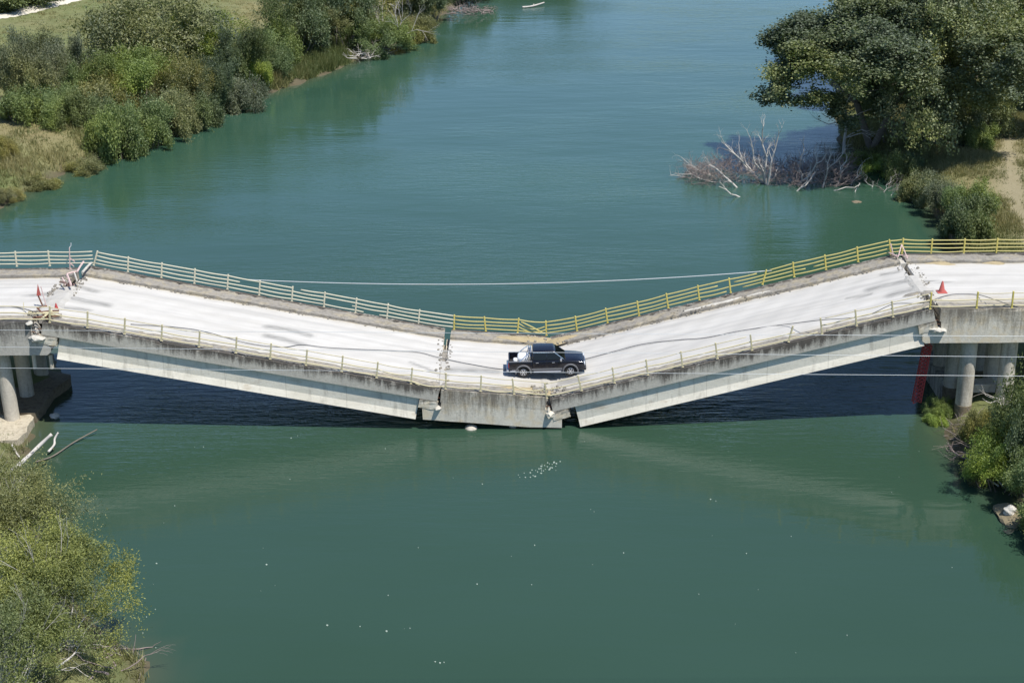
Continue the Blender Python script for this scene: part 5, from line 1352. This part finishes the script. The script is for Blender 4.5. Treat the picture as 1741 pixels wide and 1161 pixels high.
rock('small dark stone just breaking the water right of the snags', 1458, 344, (0.35, 0.30, 0.10), MAT['wet_shade'], 0.0, 5)
rock('pale lump of concrete at the tip of the left footing', 92, 708, (0.22, 0.25, 0.18), MAT['pale'], 0.1, 6)

# foam flecks and drifting bits on the water, sun sparkle modelled as flecks too
rg = random.Random(9); mb = MB()
spots = [(556, 1063, 3), (657, 1073, 3), (453, 960, 3), (612, 1065, 1.5), (697, 1068, 1.5), (909, 927, 2), (1060, 940, 2), (1269, 941, 1.6), (1345, 912, 1.5), (711, 931, 1.2), (904, 994, 1.5), (811, 993, 2),
         (266, 958, 2.2), (264, 1036, 1.5), (249, 1049, 1.5), (243, 1076, 1.5), (213, 1101, 3.2), (234, 1112, 2), (265, 1101, 1.5), (820, 823, 1.8), (1208, 849, 2.5), (1217, 852, 1.5), (346, 760, 1.8), (495, 745, 2), (493, 815, 1.6),
         (297, 860, 1.6), (655, 763, 1.6), (660, 1012, 1.3), (740, 1125, 2), (748, 1127, 2.4), (755, 1126, 1.6), (1440, 1080, 1.4), (1010, 870, 1.2), (1350, 700, 1.5), (506, 741, 1.2), (1188, 1010, 1.3)]
for i in range(34):
    t = rg.random(); spots.append((900+50*t+rg.gauss(0, 9), 808-28*t+rg.gauss(0, 4.5), rg.uniform(1.2, 3.4)))  # cluster of water glints, modelled as pale flecks
for i in range(25): spots.append((rg.uniform(180, 1700), rg.uniform(740, 1160), rg.uniform(.5, 1.0)))
for px_, py_, s_ in spots:
    c = Vector(onZ(px_, py_, WZ)); r_ = s_/31*0.38; n = 6; a0 = rg.uniform(0, 6)
    if c.x > 30 or sdist(np.array([c.x]), np.array([c.y]))[0] > -0.3: continue
    top = [c+Vector((math.cos(a0+k*1.05)*r_*rg.uniform(.7, 1.3)*1.2, math.sin(a0+k*1.05)*r_*rg.uniform(.7, 1.3)*1.4, 0.03)) for k in range(n)]
    mb.prism(top, [p-Vector((0, 0, .05)) for p in top])
tag(mb.build('foam_and_glints', MAT['foam']), 'white foam flecks, drifting bits and pale flecks standing in for sparkle on the green water', 'foam', kind='stuff')

# ---------------------------------------------------------------- grass, reeds, weeds: nobody could count them
def tufts(name, label, n, region, blade, hgt, seed, tone, dmin=0.3, dmax=9, near=None):
    nr_ = np.random.default_rng(seed); X = nr_.uniform(region[0], region[1], n); Y = nr_.uniform(region[2], region[3], n)
    d = sdist(X, Y); k = (d > dmin) & (d < dmax) & ((Y < -0.8) | (Y > W+0.8))
    pat = np.sin(X*.45+seed)*np.cos(Y*.37)+.5*np.sin(X*1.1+Y*.9); k &= nr_.uniform(-1.3, 1.2, n) < pat+.3
    # no tufts on the gravel path or the dirt track
    k &= px_dist(X, Y, PATHP, WZ+2.6) > 2.4
    k &= px_dist(X, Y, TRACK, WZ+2) > nr_.uniform(.2, 1.4, n)
    X, Y = X[k], Y[k]; pat = pat[k]; m_ = len(X); Z = height(X, Y)-.03
    H_ = hgt*nr_.uniform(.35, 1.2, m_)*(0.75+.35*pat); B = 5
    tn = np.clip(tone+.35*np.sin(X*.3+1)*np.cos(Y*.23)+.2*pat+nr_.normal(0, .12, m_), 0, 1)
    X, Y, Z, H_, tn = [np.repeat(a, B) for a in (X, Y, Z, H_, tn)]; M_ = m_*B
    a = nr_.uniform(0, 6.28, M_); bx, by = np.cos(a)*blade/2, np.sin(a)*blade/2
    ox, oy = nr_.normal(0, .14, M_), nr_.normal(0, .14, M_); lx, ly = nr_.normal(0, .33, M_)*H_, nr_.normal(0, .33, M_)*H_
    V = np.stack([np.stack([X+ox-bx, Y+oy-by, Z], 1), np.stack([X+ox+bx, Y+oy+by, Z], 1), np.stack([X+ox+lx, Y+oy+ly, Z+H_*nr_.uniform(.7, 1.1, M_)], 1)], 1).reshape(-1, 3)
    me = mesh_np(name, V, np.arange(M_*3).reshape(-1, 3), False, dict(rnd=np.repeat(np.clip(tn+nr_.normal(0, .1, M_), 0, 1), 3), hue=np.full(M_*3, .5)))
    o = link(name, me, MAT['grass']); tag(o, label, 'grass', kind='stuff'); return o
tufts('shore_grass', 'tall mixed green and straw grass on the left bank shore', 330000, (-62, 12, 18, 225), .07, .75, 1, .42, .1, 9)
ra, rb = onZ(415, 150, WZ), onZ(560, 80, WZ)
tufts('reeds', 'lush green reeds on the muddy point below the dark trees', 42000, (ra.x-4, rb.x+3, ra.y-3, rb.y+6), .07, 1.15, 6, .20, .1, 9)
tufts('meadow_grass', 'short pale dry grass of the left meadow', 90000, (-80, 0, 60, 240), .08, .26, 2, .60, 7, 45)
tufts('bank_grass', 'dry grass and weeds on the right bank slope', 200000, (20, 52, 9, 80), .045, .42, 3, .55, .1, 24)
tufts('near_shore_grass', 'ragged grass along the near shores', 40000, (-45, -10, -42, -.5), .05, .6, 4, .35, .0, 8)
tufts('near_right_grass', 'ragged weeds round the right columns', 20000, (24, 45, -30, 1), .05, .5, 5, .35, .0, 8)
